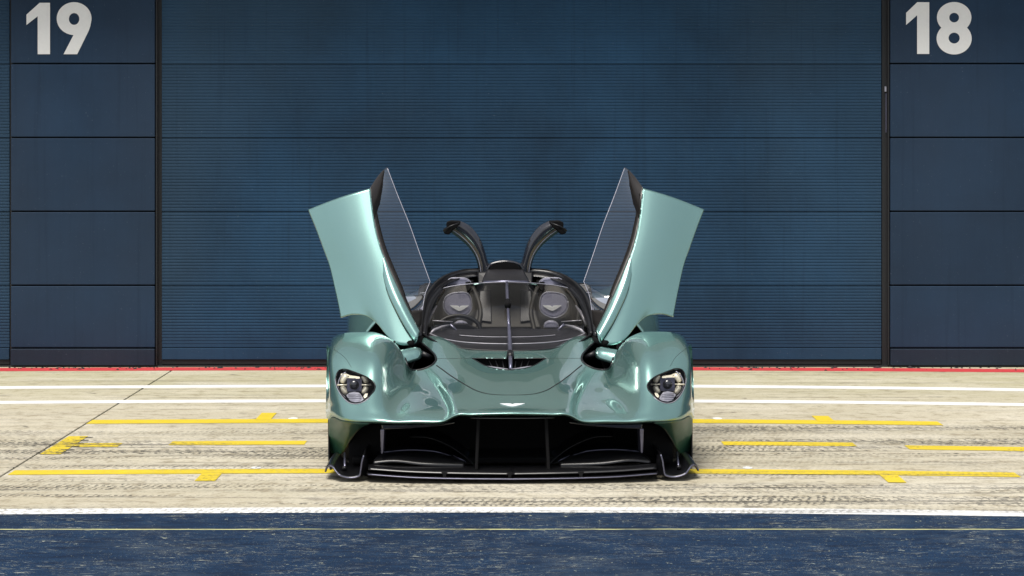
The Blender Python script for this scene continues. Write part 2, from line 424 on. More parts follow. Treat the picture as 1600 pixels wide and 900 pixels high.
# ------------------------------------------------------------------ garage front
gar = empty('garage_building', (0, WY, 0)); tag(gar, 'dark blue pit garage front with ribbed shutters and white numbers 19 and 18', 'garage')
rows = [570.5, 543.5, 445.7, 330.3, 215, 99.7, -15.6, -131]
def lx(px): return wX(px)
def panel_column(px0, px1):
    out = []
    for i in range(len(rows) - 1):
        z0, z1 = wZ(rows[i]), wZ(rows[i + 1])
        a = .0055
        o = box('wall_panel', lx(px0) + .004, lx(px1) - .004, -.03 if i else -.045, .05, z0 + (a if i else 0), z1 - a, M['panel'] if i else M['plinth'], gar, .006)
        out.append(o)
    return out
colL = panel_column(17.5, 243.5); colR = panel_column(1389.5, 1615)
box('back_wall', -21, 21, .055, .35, 0, 5.2, M['rail'], gar)
def shutter(px0, px1, label):
    d = empty('garage_door', (0, 0, 0), 0, gar); d['label'] = label
    x0, x1 = lx(px0), lx(px1)
    for i in range(1, len(rows) - 1):
        z0, z1 = wZ(rows[i]) + .003, wZ(rows[i + 1]) - .003
        n = max(4, int(round((z1 - z0) / .0255)))
        pr = [(.048, z0), (.018, z0)]
        for k in range(n):
            a = z0 + .004 + (z1 - z0 - .008) * k / n; h = (z1 - z0 - .008) / n
            pr += [(.018, a + .002), (.018, a + h * .62), (.0215, a + h * .74), (.0215, a + h * .90)]
        pr += [(.018, z1 - .002), (.018, z1), (.048, z1)]
        V = [(x, y, z) for x in (x0, x1) for y, z in pr]; m = len(pr)
        Fc = [(j, j + 1, m + j + 1, m + j) for j in range(m - 1)] + [(m - 1, 0, m, 2 * m - 1), tuple(range(m)), tuple(range(2 * m - 1, m - 1, -1))]
        mk('door_section', V, Fc, M['door'], d)
    box('bottom_rail', x0, x1, .010, .05, wZ(562), wZ(544.2), M['door'], d, .004)
    box('rubber_seal', x0, x1, .022, .045, .02, wZ(562.3), M['rubber'], d)
    return d
shutter(252.5, 1377.5, 'wide dark blue ribbed shutter behind the car')
shutter(-1110, 14, 'ribbed shutter at the left edge'); shutter(1625, 2750, 'ribbed shutter beyond the panel marked 18')
for px in (247.7, 1383.3, 15.8, 1620):
    wd = 4.3 if px not in (15.8,) else 1.6
    box('guide_rail', lx(px - wd), lx(px + wd), .030, .052, .0, 3.6, M['rail'], gar)
for px in (244.9, 1387.9):
    box('rail_lip', lx(px) - .006, lx(px) + .006, -.012, .029, .0, 3.6, M['rail'], gar)
box('rail_latch', lx(1382.6), lx(1385.2), .005, .029, wZ(143), wZ(135), M['trim'], gar)
box('rail_cable', lx(1384.2), lx(1385.6), .012, .029, wZ(207), wZ(146), M['lilac'], gar)
box('sill', -21, 21, -.012, .054, -.02, wZ(570.7), M['rail'], gar)
box('shade_canopy', -21, 21, -.46, .6, 3.45, 3.7, M['conc_wall'], gar, .01, 'unseen flat overhang added to shade the top of the wall')  # added out of view, sized to darken the upper wall
box('upper_wall', -21, 21, -.05, .3, 3.71, 6.2, M['conc_wall'], gar)
def numeral(polys, panel, name, label):
    """2D filled outline with holes, pushed out to a thin plate"""
    cu = bpy.data.curves.new(name, 'CURVE'); cu.dimensions = '2D'; cu.fill_mode = 'BOTH'; cu.extrude = .0015
    for pts in polys:
        s = cu.splines.new('POLY'); s.points.add(len(pts) - 1); s.use_cyclic_u = True
        for a, (x, y) in zip(s.points, pts): a.co = (wX(x), wZ(y), 0, 1)
    t = bpy.data.objects.new('tmp', cu); COL.objects.link(t)
    dg = bpy.context.evaluated_depsgraph_get(); me = bpy.data.meshes.new_from_object(t.evaluated_get(dg))
    bpy.data.objects.remove(t); me.transform(Matrix.Translation((0, -.0325, 0)) @ Matrix.Rotation(R(90), 4, 'X'))
    me.materials.clear(); return obj(name, me, M['number'], panel, label)
def ell(cx, cy, rx, ry, a0=0, a1=360, n=40):
    return [(cx + rx * math.cos(R(a0 + (a1 - a0) * i / n)), cy + ry * math.sin(R(a0 + (a1 - a0) * i / n))) for i in range(n + (1 if a1 - a0 < 360 else 0))]
one = [(42.7, 23.3), (63.2, 4.8), (79.4, 4.8), (79.4, 85), (60.2, 85), (60.2, 25.7), (42.7, 39.4)]
numeral([one], colL[5], 'numeral', 'white figure 1 of number 19')
nine = [(100.6, 85), (116.3, 54.6)] + ell(117, 29.4, 27.1, 25.6, 92, 372, 60)[0:] + [(142.2, 41.5), (139.5, 49), (121.8, 85)]
numeral([nine, ell(117, 30, 8.2, 9.2)], colL[5], 'numeral', 'white figure 9 of number 19')
k = 1 / 3.913
one8 = [(1300 + x * k, y * k) for x, y in ((449, 80), (517, 15), (590, 15), (590, 331), (516, 331), (516, 95), (449, 154))]
numeral([one8], colR[5], 'numeral', 'white figure 1 of number 18')
e8 = ell(742, 108, 105, 94, 138, 402, 44) + ell(742, 237, 107, 97, -47, 227, 44)
numeral([[(1300 + x * k, y * k) for x, y in e8], [(1300 + x * k, y * k) for x, y in ell(742, 109, 30, 29)],
         [(1300 + x * k, y * k) for x, y in ell(742, 234, 34, 33)]], colR[5], 'numeral', 'white figure 8 of number 18')

gv = []
rg = random.Random(3)
for i in range(260):
    x = rg.uniform(-4.6, 4.6); y = WY - .06 - abs(rg.gauss(0, .10)); r_ = rg.uniform(.003, .012) * (2.0 if rg.random() < .06 else 1)
    a = rg.uniform(0, 6.3); ca, sa = math.cos(a) * r_, math.sin(a) * r_; st_ = rg.uniform(1, 2.4)
    gv.append(([(x - ca * st_, y - sa * st_, .002), (x + sa, y - ca, .002), (x + ca * st_, y + sa * st_, .002), (x - sa, y + ca, .002), (x, y, .003 + r_ * .8)], [(0, 1, 4), (1, 2, 4), (2, 3, 4), (3, 0, 4)]))
gr = mk('grit', *join(gv), M['rubber']); tag(gr, 'dark grit and leaf scraps along the foot of the garage front', 'grit', kind='stuff')

# ------------------------------------------------------------------ the car
YAW = 0.0197; ORG = Vector((0.003, 0, 0))
car = empty('sports_car', ORG, YAW)
tag(car, 'mint green open-top sports car with both doors raised before the blue shutter', 'car')
Ri = Matrix.Rotation(-YAW, 3, 'Z'); CL = Ri @ (CAM - ORG)
def ray(px, py): return Ri @ Vector(((px - 800) / F, 1, -(py - HY) / F))
def P(px, py, Y):                         # a point of the car (its left as we see it) read off at a known depth along the car
    d = ray(px, py); return CL + d * ((Y - CL.y) / d.y)
Rf = Ri.transposed()
def proj(p):                              # car space -> picture, always on the left half
    v = Rf @ (Vector((-abs(p[0]), p[1], p[2])) - CL)
    return 800 + F * v.x / v.y, HY - F * v.z / v.y
def PL(lst): return [P(*p) for p in lst]
def inpoly(x, y, poly):
    c = False; n = len(poly); j = n - 1
    for i in range(n):
        xi, yi = poly[i]; xj, yj = poly[j]
        if (yi > y) != (yj > y) and x < (xj - xi) * (y - yi) / (yj - yi) + xi: c = not c
        j = i
    return c

# --- front body: one loft from the side of the wings to the centre of the bonnet
m3 = lambda x, y, z: Vector((x, y, z))
def arch(y): return .31 + math.sqrt(max(0, .1122 - (y - .95)**2))
rowsC = [
 # lip
 [m3(-1.0, .50, .28), P(514, 655, .46), P(519, 650, .38), P(533, 655, .24), P(560, 658.5, .13), P(590, 659.5, .07), P(602, 660, .06), P(622, 660.3, .05), P(650, 660, .04), P(692, 658.7, .02), P(709, 650.3, .0), P(740, 648, -.01), P(770, 647, -.015), P(801, 646.5, -.02)],
 [m3(-1.01, .56, .29), P(513, 640, .5), P(517, 634, .42), P(530, 637, .29), P(558, 642, .19), P(586, 645, .125), P(597.5, 646.3, .118), P(616, 650, .12), P(645, 649.5, .10), P(697, 648.5, .09), P(708, 641, .09), P(740, 637.5, .09), P(770, 637, .09), P(801, 636.5, .09)],
 [m3(-1.015, .64, .436), P(513, 612, .6), P(516, 602, .5), P(527, 601, .42), P(555, 604, .34), P(588, 608, .295), P(598, 611.5, .315), P(622, 618.5, .43), P(647, 620.5, .46), P(691, 620, .44), P(698, 616, .37), P(738, 615, .32), P(768, 614, .32), P(801, 614, .32)],
 [m3(-1.02, .76, .585), P(513, 582, .72), P(515, 565, .62), P(525, 559, .58), P(555, 560, .52), P(590, 562, .475), P(602, 567.5, .505), P(630, 590, .66), P(646, 600, .72), P(677, 600, .72), P(687, 597.5, .68), P(735, 590, .6), P(767, 590, .6), P(801, 590, .6)],
 [m3(-1.03, .95, .645), P(512.5, 560, .93), P(516, 540, .9), P(528, 527.5, .86), P(557, 523.5, .85), P(594, 526, .85), P(608.5, 531, .855), P(628, 551, .88), P(641, 577, .92), P(658, 577, .97), P(679, 570.5, .97), P(730, 566, .9), P(765, 567, .9), P(801, 567, .9)],
 [m3(-1.02, 1.15, .578), m3(-1.02, 1.15, .63), m3(-1.0, 1.15, .67), m3(-.95, 1.15, .692), m3(-.85, 1.15, .70), m3(-.73, 1.15, .685), m3(-.685, 1.15, .655), m3(-.645, 1.15, .61), P(641, 561, 1.18), P(660, 556, 1.2), P(675, 530.5, 1.36), P(728, 545.5, 1.19), P(764, 547.5, 1.16), P(801, 548, 1.15)],
 [m3(-1.0, 1.28, .40), m3(-1.0, 1.42, .53), m3(-.97, 1.45, .59), m3(-.92, 1.45, .625), m3(-.83, 1.45, .63), m3(-.73, 1.45, .615), m3(-.69, 1.45, .60), m3(-.66, 1.45, .58), m3(-.58, 1.42, .575), P(650, 541, 1.42), P(659, 529, 1.45), P(728, 548, 1.25), P(764, 551, 1.22), P(801, 552, 1.21)],
 [m3(-.97, 1.33, .25), m3(-.96, 1.68, .40), m3(-.93, 1.72, .47), m3(-.89, 1.75, .50), m3(-.82, 1.75, .51), m3(-.73, 1.75, .51), m3(-.69, 1.75, .51), m3(-.66, 1.75, .51), m3(-.58, 1.7, .52), m3(-.56, 1.6, .54), m3(-.53, 1.6, .56), m3(-.30, 1.45, .52), m3(-.15, 1.45, .52), m3(0, 1.45, .52)],
]
lip = rowsC[0]
u1 = [m3(p.x * .995, p.y + .035, p.z - .012) for p in lip]
u2 = [m3(p.x * .985, p.y + .30, p.z - .01 + (.03 if i > 2 else 0)) for i, p in enumerate(lip)]
rowsC = [u2, u1] + rowsC
for r in rowsC: r[13].x = 0.0
full = [r + [m3(-p.x, p.y, p.z) for p in reversed(r[:-1])] for r in rowsC]
NR, NCc = 150, 301
A = dense(full, NR, NCc, 2)
A0 = A.copy()
for it in range(6):
    B = A.copy()
    B[1:-1, 1:-1] = .5 * A[1:-1, 1:-1] + .125 * (A[:-2, 1:-1] + A[2:, 1:-1] + A[1:-1, :-2] + A[1:-1, 2:])
    A = B
kr = int(NR * .21)
wt = np.clip((np.arange(NR) - kr) / 8.0, 0, 1).reshape(-1, 1, 1)
A = A0 * (1 - wt) + A * wt
V, Fc = gridv(A); V = [Vector(p) for p in V]
bvh = BVHTree.FromPolygons(V, Fc)
def hit(px, py, off=0.0):
    d = ray(px, py).normalized(); h = bvh.ray_cast(CL, d)
    if h[0] is None: raise Exception('no hit %s %s' % (px, py))
    return h[0] - d * off
HL = [(525, 590), (526.7, 583), (530, 578.8), (535, 577), (541, 577.2), (550, 580), (561.7, 584.4), (573.3, 589.4), (581.9, 595.7), (586.2, 602.7), (585.3, 608.9), (579.5, 616.7), (572.5, 623.7), (564.8, 628), (555.4, 629.9), (546, 628), (538.3, 622), (531.3, 612.8), (526.7, 602.7)]
HL = [tuple(p) for p in spline(HL, 73, True)[:-1]]
VENT = [(738, 560), (748, 566), (757, 571), (776, 576), (799, 578), (815, 578), (815, 560.5), (799, 560.8), (760, 560.4)]
HOLE = [(622, 534), (630, 549), (634, 563), (640.5, 577), (648, 578.6), (656, 578), (668, 574.3), (677, 569), (681.5, 562.5), (680, 556), (673, 548), (663, 539.5), (651, 533), (640, 530)]
HOLE = [tuple(p) for p in spline(HOLE, 60, True)[:-1]]
pr = [proj(p) for p in V]
def near(x, y, poly):
    best = None
    for i in range(len(poly)):
        ax, ay = poly[i]; bx, by = poly[(i + 1) % len(poly)]
        dx, dy = bx - ax, by - ay; t = max(0, min(1, ((x - ax) * dx + (y - ay) * dy) / (dx * dx + dy * dy + 1e-12)))
        qx, qy = ax + t * dx, ay + t * dy; dd = (qx - x)**2 + (qy - y)**2
        if best is None or dd < best[0]: best = (dd, qx, qy)
    return best
cut = {}
for key, poly, ylim in (('hl', HL, (0.0, .9)), ('vent', VENT, (.3, 1.15)), ('hole', HOLE, (.75, 1.7))):
    x0, x1 = min(p[0] for p in poly) - 3, max(p[0] for p in poly) + 3
    y0, y1 = min(p[1] for p in poly) - 3, max(p[1] for p in poly) + 3
    cand = [i for i, (x, y) in enumerate(pr) if x0 < x < x1 and y0 < y < y1 and ylim[0] < V[i].y < ylim[1]]
    for i in cand:                         # pull the nearest vertices onto the outline
        x, y = pr[i]; b = near(x, y, poly)
        if b[0] < (.75 if key == 'hl' else 1.15)**2:
            h = bvh.ray_cast(CL, ray(b[1], b[2]).normalized())
            if h[0] is not None and abs(h[0].y - V[i].y) < .05:
                p = h[0].copy()
                if V[i].x > 0: p.x = -p.x
                V[i] = p; pr[i] = (b[1], b[2])
    cut[key] = set()
    cs = set(cand)
    for fi, f in enumerate(Fc):
        if all(j in cs for j in f):
            cx = sum(pr[j][0] for j in f) / 4; cy = sum(pr[j][1] for j in f) / 4
            if inpoly(cx, cy, poly): cut[key].add(fi)
gone = set().union(*cut.values())
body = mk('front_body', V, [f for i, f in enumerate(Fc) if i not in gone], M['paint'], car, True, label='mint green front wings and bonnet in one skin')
body.data.update()

# lamp covers, rims and innards
def submesh(fs, off=0):
    idx = sorted({j for fi in fs for j in Fc[fi]}); mp = {j: i for i, j in enumerate(idx)}
    return [V[j] + Vector((0, -off, off * .5)) for j in idx], [tuple(mp[j] for j in Fc[fi]) for fi in fs]
hlp = [hit(x, y) for x, y in HL]
cen = sum(hlp, Vector()) / len(hlp)
for sgn in (1, -1):
    S = (lambda vf: vf) if sgn > 0 else flipx
    hl = empty('headlight', (0, 0, 0), 0, car)
    def put(name, vf, mat, smooth=True, **k):
        v, f = S(vf); return mk(name, v, f, mat, hl, smooth, **k)
    put('lamp_cover', submesh([fi for fi in cut['hl'] if V[Fc[fi][0]].x < 0]), M['lens'])
    put('lamp_rim', tubev(hlp + hlp[:2], .0036, 8), M['satin'])
    lo = [cen + (p - cen) * 1.035 + Vector((0, -.004, 0)) for p in hlp]
    # bucket
    n = len(hlp); ins = [hlp, [cen + (p - cen) * .98 + Vector((0, .05, -.01)) for p in hlp], [cen + (p - cen) * .86 + Vector((0, .13, -.03)) for p in hlp]]
    Vb = [p for r in ins for p in r]; Fb = [(r * n + i, r * n + (i + 1) % n, (r + 1) * n + (i + 1) % n, (r + 1) * n + i) for r in range(2) for i in range(n)] + [tuple(2 * n + i for i in range(n))]
    put('housing', (Vb, Fb), M['satin'])
    def HP(px, py, d=.03): return hit(px, py) + Vector((0, d, -d * .3))
    # projector lens in a square bezel
    c0 = HP(553, 600, .03)
    sq = [c0 + Vector((a * .040, .012, b * .036)) for a, b in ((-1, -.9), (-.9, -1), (.9, -1), (1, -.9), (1, .9), (.9, 1), (-.9, 1), (-1, .9))]
    put('bezel', extr(sq, (0, .05, 0)), M['lilac'], False)
    sp = []; 
    for i in range(7):
        t = i / 6 * math.pi / 2; sp.append([c0 + Vector((.027 * math.cos(t) * math.cos(a), .010 - .018 * math.sin(t), .027 * math.cos(t) * math.sin(a))) for a in np.linspace(0, 2 * math.pi, 21)])
    put('projector', gridv(np.array([[tuple(p) for p in r] for r in sp])), M['smoke'])
    for s_, segs in ((-1, ((126, 172), (188, 234))), (1, ((8, 50), (-50, -8)))):
        for a0, a1 in segs:
            pth = [c0 + Vector((.066 * math.cos(R(t)), .026, .062 * math.sin(R(t)))) for t in np.linspace(a0, a1, 10)]
            put('reflector', tubev(pth, [.009, .014, .016, .017, .017, .017, .017, .016, .014, .009], 10), M['gold'])
        pth = [c0 + Vector((.087 * math.cos(R(t)), .012, .082 * math.sin(R(t)))) for t in np.linspace(segs[0][0] - 4, segs[-1][-1] + 4, 16)]
        put('reflector_ring', tubev(pth, .0032, 6), M['trim'])
        put('reflector_bar', tubev([c0 + Vector((s_ * .040, .008, 0)), c0 + Vector((s_ * .092, .008, 0))], .004, 8), M['gold'])
    brow = [HP(x, y, .012) for x, y in ((532, 586), (532.5, 583), (541, 583.2), (547, 586), (562, 588), (562, 591), (544, 591.3), (540, 589.2), (533, 588))]
    put('reflector_brow', extr(brow, (0, .012, 0)), M['gold'], False, bevel=.002)
    slot = [HP(538, 586.4, .009), HP(540, 585.2, .009), HP(545, 587.4, .009), HP(543.5, 588.8, .009)]
    put('brow_slot', extr(slot, (0, .004, 0)), M['satin'], False)
    low = [HP(540.5, 617, .012), HP(545, 612.5, .022), HP(553, 610.5, .026), HP(561, 612, .022), HP(565.5, 618, .014), HP(568.5, 623.5, .006), HP(563.5, 627, .004), HP(555, 628.4, .004), HP(547, 626.3, .004)]
    put('indicator', extr(low, (0, .012, -.003)), M['trim'], False, bevel=.004)
    for j in range(4):
        t = j / 4; put('indicator_rib', tubev([HP(543.5 + 2 * t, 615.5 + 3.0 * j, .008 - .001 * j), HP(563.5 + t * 1.5, 615.5 + 3.0 * j, .008 - .001 * j)], .0022, 6), M['trim'])
    lob = [HP(567, 618), HP(570, 613.5), HP(574.5, 613), HP(573.5, 617), HP(569, 621)]
    put('reflector_lobe', extr(lob, (0, .012, 0)), M['gold'], False, bevel=.002)
    put('lamp_edge', tubev([p + (p - cen) * .045 + Vector((0, -.001, 0)) for p in [hit(x, y) for x, y in HL[40:72]]], .0022, 6), M['trim'])

# shut line and other lines on the bonnet
def online(pts, r, name, mat, off=0.0, n=60):
    L = [hit(x, y, off) for x, y in spline(pts, n)]
    ks = [p for p in L if p.x < -.001]
    return both(name, tubev(ks, r, 6), mat, car, smooth=True)
seam = [hit(x, y) for x, y in spline([(682, 571), (692, 578), (700, 584), (715, 594), (730, 603), (742, 609.5), (752, 613), (765, 615.8), (780, 617), (800.2, 617.2)], 60)]
seam = seam + [m3(-p.x, p.y, p.z) for p in reversed(seam[:-1])]
sv = tubev(seam, [.0032 * (1 - .55 * max(0, 1 - abs(p.x) / .2)) for p in seam], 6); mk('shut_line', sv[0], sv[1], M['gap'], car, True)
online([(683, 560.3), (700, 560.2), (737, 560)], .0011, 'panel_joint', M['gap'])
online([(512.9 + 8, 545), (540, 560), (549, 574)], .0009, 'panel_joint', M['gap'])

rimp = [hit(x, y) for x, y in HOLE if bvh.ray_cast(CL, ray(x, y).normalized())[0] is not None]
rimp = [p for p in rimp if .86 < p.y < 1.5 and p.x > -.62]
k0 = max(range(len(rimp)), key=lambda i: (rimp[i] - rimp[i - 1]).length)
rimp = rimp[k0:] + rimp[:k0]
both('opening_rim', tubev(rimp, .0065, 8), M['satin'], car, smooth=True)
vr = [hit(x, y) for x, y in spline([(738, 560), (748, 566), (757, 571), (776, 576), (800.2, 578)], 30)]
mk('vent_rim', *tubev(vr + [m3(-p.x, p.y, p.z) for p in reversed(vr)], .0035, 8), M['satin'], car, True)
vr = [hit(x, y) for x, y in spline([(738, 560), (760, 560.4), (800.2, 560.8)], 30)]
mk('vent_rim', *tubev(vr + [m3(-p.x, p.y, p.z) for p in reversed(vr)], .003, 8), M['satin'], car, True)
# vent in the bonnet under the wiper
vl = [hit(x, y) for x, y in spline([(738, 560), (748, 566), (757, 571), (776, 576), (799.5, 578)], 20)]
vt = [hit(x, y) for x, y in spline([(738, 560), (760, 560.4), (799.5, 560.8)], 20)]
fl_ = vl + [m3(-p.x, p.y, p.z) for p in reversed(vl)]; ft_ = vt + [m3(-p.x, p.y, p.z) for p in reversed(vt)]
n = len(fl_); Vv = fl_ + [p + Vector((0, .05, -.05)) for p in fl_] + [p + Vector((0, .03, -.06)) for p in ft_] + ft_
mk('vent_duct', Vv, [(r * n + i, r * n + i + 1, (r + 1) * n + i + 1, (r + 1) * n + i) for r in range(3) for i in range(n - 1)], M['black'], car, True)
for i in range(-3, 4):
    x = i * .038; zc = vt[-1].z
    mk('vent_vane', *tubev([(x * 1.0, vt[-1].y + .01, zc - .012), (x * .82, vt[-1].y - .09, zc - .045)], .003, 6), M['satin'], car, True)
pl = [hit(x, y, .001) for x, y in ((757, 571.3), (770, 572.6), (794, 576.2), (796, 577.6), (776, 576))]
both('vent_plate', extr(pl, (0, .004, -.008)), M['trim'], car)

# wiper
def arm(pts, rad): return tubev(PL(pts), rad, 10)
mk('wiper_arm', *arm([(797.8, 577, .78), (797.6, 566, .86), (797.4, 556, .99), (797, 548, 1.10), (795.8, 520, 1.30), (794, 490, 1.47), (792.6, 470, 1.66)], [.009, .011, .012, .013, .011, .008, .006]), M['lilac'], car, True)
mk('wiper_pivot', *tubev(PL([(797.5, 559, .96), (797.4, 551, 1.04)]), [.023, .019], 14), M['satin'], car, True)
bl = mk('wiper_blade', *arm([(796, 522, 1.30), (794.5, 495, 1.42), (793, 470, 1.64), (792.2, 452, 1.82), (791.8, 441, 1.94)], [.005, .007, .009, .010, .008]), M['lilac'], car, True)
mk('blade_edge', *arm([(797.5, 518, 1.32), (796, 492, 1.46), (794.5, 470, 1.66), (793.9, 450, 1.85), (793.5, 442, 1.94)], .005), M['satin'], car, True)
mk('blade_clip', *tubev(PL([(793.4, 478, 1.52), (793.1, 471, 1.60)]), .019, 10), M['black'], car, True)

# nose badge
def wings(P0, ex, ey, wd, ht, nrm):
    """pair of spread wings: flat top with a small notch, feathered lower edge"""
    half = [(0, .12), (.06, .30), (.16, .42), (.34, .46), (.62, .44), (1.0, .50), (.80, .18), (.62, -.02), (.45, -.22), (.28, -.38), (.12, -.48), (0, -.52)]
    pts = [(x * wd / 2, y * ht) for x, y in half]
    poly = pts + [(-x, y) for x, y in reversed(pts[1:-1])]
    V_ = [P0 + ex * x + ey * y for x, y in poly]
    m = len(V_); c_ = sum(V_, Vector()) / m
    top = [p + nrm for p in V_]
    return V_ + top + [c_ + nrm * 1.3], [(i, (i + 1) % m, m + (i + 1) % m, m + i) for i in range(m)] + [(m + i, m + (i + 1) % m, 2 * m) for i in range(m)] + [tuple(range(m))]
b0 = hit(800.7, 633.2); b1 = hit(800.7, 628)
ey = (b1 - b0).normalized(); ex = Vector((1, 0, 0)); nn = ex.cross(ey).normalized()
if nn.z < 0: nn = -nn
mk('nose_badge', *wings(b0 + nn * .0005, ex, ey, .132, .046, nn * .003), M['white'], car, label='small silver winged badge on the nose')

# wheel-well opening liner with the green arm fairing across it
hp = [hit(*proj(p)) if False else None for p in []]
hl_ = []
for x, y in HOLE:
    h = bvh.ray_cast(CL, ray(x, y).normalized()); hl_.append(h[0] if h[0] is not None else P(x, y, 1.1))
for sgn in (1, -1):
    S = (lambda vf: vf) if sgn > 0 else flipx
    low_ = PL([(632, 585, .98), (658, 585, .98), (690, 575, 1.02), (690, 545, 1.45), (650, 520, 1.62), (620, 525, 1.62)])
    bk = [p + Vector((0, .10, -.16)) for p in low_]
    v, f = S((low_ + bk, [(i, (i + 1) % 6, 6 + (i + 1) % 6, 6 + i) for i in range(6)] + [tuple(range(6, 12))]))
    mk('opening_liner', [Vector(p) + Vector((0, 0, -.015)) for p in v], f, M['black'], car)
    up_ = [(624, 548, 1.10), (640, 545, 1.13), (652, 543.5, 1.16), (656.5, 545, 1.17)]
    md_ = [(626, 557, 1.05), (642, 553, 1.08), (655, 551, 1.11), (658.5, 552, 1.13)]
    dn_ = [(630, 566.5, 1.04), (645, 562, 1.07), (655, 559, 1.10), (658, 558, 1.13)]
    un_ = [(632, 568, 1.12), (646, 564, 1.15), (655, 561, 1.17), (657, 559, 1.18)]
    G = dense([PL(up_), PL(md_), PL(dn_), PL(un_)], 20, 20, 1); v, f = S(gridv(G))
    mk('arm_fairing', v, f, M['paint'], car, True, solid=.006)
    v, f = S(tubev(PL([(659, 553, 1.14), (676, 560, 1.16)]), [.02, .014], 10)); mk('suspension_arm', v, f, M['satin'], car, True)

# --- lower front: side blades, feet, wing planes, struts
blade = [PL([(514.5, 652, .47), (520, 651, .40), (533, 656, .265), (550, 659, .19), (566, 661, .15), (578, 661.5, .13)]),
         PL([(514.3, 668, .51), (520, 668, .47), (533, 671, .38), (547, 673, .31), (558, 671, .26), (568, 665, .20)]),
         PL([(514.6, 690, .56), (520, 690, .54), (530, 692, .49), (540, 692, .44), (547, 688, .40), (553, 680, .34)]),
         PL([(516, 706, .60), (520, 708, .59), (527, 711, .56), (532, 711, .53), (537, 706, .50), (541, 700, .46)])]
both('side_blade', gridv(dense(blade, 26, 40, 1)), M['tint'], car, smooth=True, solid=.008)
be = PL([(578, 661.6, .127), (568, 665, .197), (560, 671, .25), (553, 680, .335), (547, 688.5, .395), (541, 700, .455), (537, 706, .495), (532, 711, .525)])
both('blade_edge_strip', tubev(be, .004, 8), M['satin'], car, smooth=True)
sp_ = [PL([(513.6, 645, .53), (513.8, 690, .53), (514.2, 722, .50), (517, 737, .48)]), [m3(-1.0, .62, .30), m3(-1.0, .63, .2), m3(-.99, .64, .12), m3(-.97, .66, .06)]]
both('side_plate', gridv(dense(sp_, 10, 16)), M['satin'], car, smooth=True, solid=.008)
foot = spline([(508.5, 737), (510, 732), (514.5, 727.8), (519, 729), (524, 735), (530, 742), (536, 744.7), (556, 745.7), (561.3, 743.6), (563.6, 735), (566, 720), (568.5, 712)], 40)
fo = [[P(x, y, .02 + .10 * max(0, (530 - x) / 22)) for x, y in foot], [P(x, y, .02 + .10 * max(0, (530 - x) / 22)) + Vector((.0, .16, .004)) for x, y in foot], [P(x, y, .02) + Vector((.012, .42, .012)) for x, y in foot]]
both('splitter_foot', gridv(dense(fo, 10, 60)), M['carbon'], car, smooth=True, solid=.010)
both('foot_edge', tubev([p for p in fo[0]], .0042, 8), M['lilac'], car, smooth=True)
both('foot_rod', tubev(PL([(538.6, 708, .40), (538.8, 730, .18)]), .006, 8), M['lilac'], car, smooth=True)
both('foot_boss', tubev(PL([(535, 731, .17), (542, 732, .17)]), .012, 8), M['satin'], car, smooth=True)
both('foot_fin', extr(PL([(564, 744, .03), (568.5, 712, .05), (571, 712, .10), (574, 735, .12), (574, 744, .10)]), (.006, .03, 0)), M['satin'], car, bevel=.003)
def foil(le, te, th, n=40, m=9):
    L = spline(PL(le), n); T = spline(PL(te), n); rowsF = []
    for i in range(n):
        a, b = Vector(L[i]), Vector(T[i]); ch = b - a; nrm = Vector((0, -ch.z, ch.y)).normalized()
        if nrm.z < 0: nrm = -nrm
        ring = []
        ts = [(.5 - .5 * math.cos(math.pi * j / m)) for j in range(m + 1)]
        for t in ts: ring.append(a + ch * t + nrm * th * .5 * (2.6 * math.sqrt(max(t, 0)) * (1 - t) + .04))
        for t in reversed(ts[:-1]): ring.append(a + ch * t - nrm * th * .5 * (1.3 * math.sqrt(max(t, 0)) * (1 - t) + .04))
        rowsF.append(ring)
    k = len(rowsF[0]); Vf = [p for r in rowsF for p in r]
    Ff = [(i * k + j, i * k + (j + 1) % k, (i + 1) * k + (j + 1) % k, (i + 1) * k + j) for i in range(n - 1) for j in range(k)] + [tuple(range(k)), tuple((n - 1) * k + j for j in range(k))]
    return Vf, Ff
def full_span(pts): return pts
def foil_sym(name, le, te, th, mat):
    v1 = foil(le, te, th); v2 = flipx(v1); v, f = join([v1, v2]); return mk(name, v, f, mat, car, True)
foil_sym('wing_main_plane', [(575, 733.5, .02), (640, 738, -.01), (700, 740, -.03), (801.0, 741.5, -.04)], [(575, 727, .30), (640, 728, .30), (700, 727.5, .30), (801, 727.5, .30)], .038, M['carbon'])
foil_sym('splitter_lip', [(573, 740.5, .0), (640, 745.6, -.04), (700, 747.4, -.055), (801.0, 748.4, -.065)], [(573, 735, .35), (640, 737, .35), (700, 737.5, .35), (801, 737.5, .35)], .016, M['satin'])
le_ = PL([(575, 741.3, -.004), (640, 746, -.044), (700, 747.8, -.06), (801, 748.8, -.07)]); L1 = spline(le_, 30)
mk('splitter_edge', *tubev([Vector(p) for p in L1] + [Vector((-p[0], p[1], p[2])) for p in reversed(L1[:-1])], .0034, 8), M['lilac'], car, True)
both('wing_flap', foil([(582, 725, .13), (610, 722, .12), (660, 727, .11), (726, 729.5, .12)], [(600, 707, .30), (640, 703.5, .30), (682, 706, .28), (727, 721, .20)], .034), M['carbon'], car, smooth=True)
both('wing_flap', foil([(588, 716, .34), (640, 712, .34), (690, 716, .34), (738, 726, .36)], [(600, 696, .50), (640, 692, .50), (690, 698, .50), (742, 714, .46)], .024), M['satin'], car, smooth=True)
both('flap_edge', tubev(PL([(600, 706.5, .298), (620, 704, .298), (640, 703, .298), (664, 703.6, .29), (682, 705.6, .278), (700, 711, .25), (705, 713, .245)]), .0030, 6), M['lilac'], car, smooth=True)
both('flap_edge', tubev(PL([(708.5, 711.5, .245), (718, 716.5, .22), (727.5, 721.3, .198)]), .0030, 6), M['lilac'], car, smooth=True)
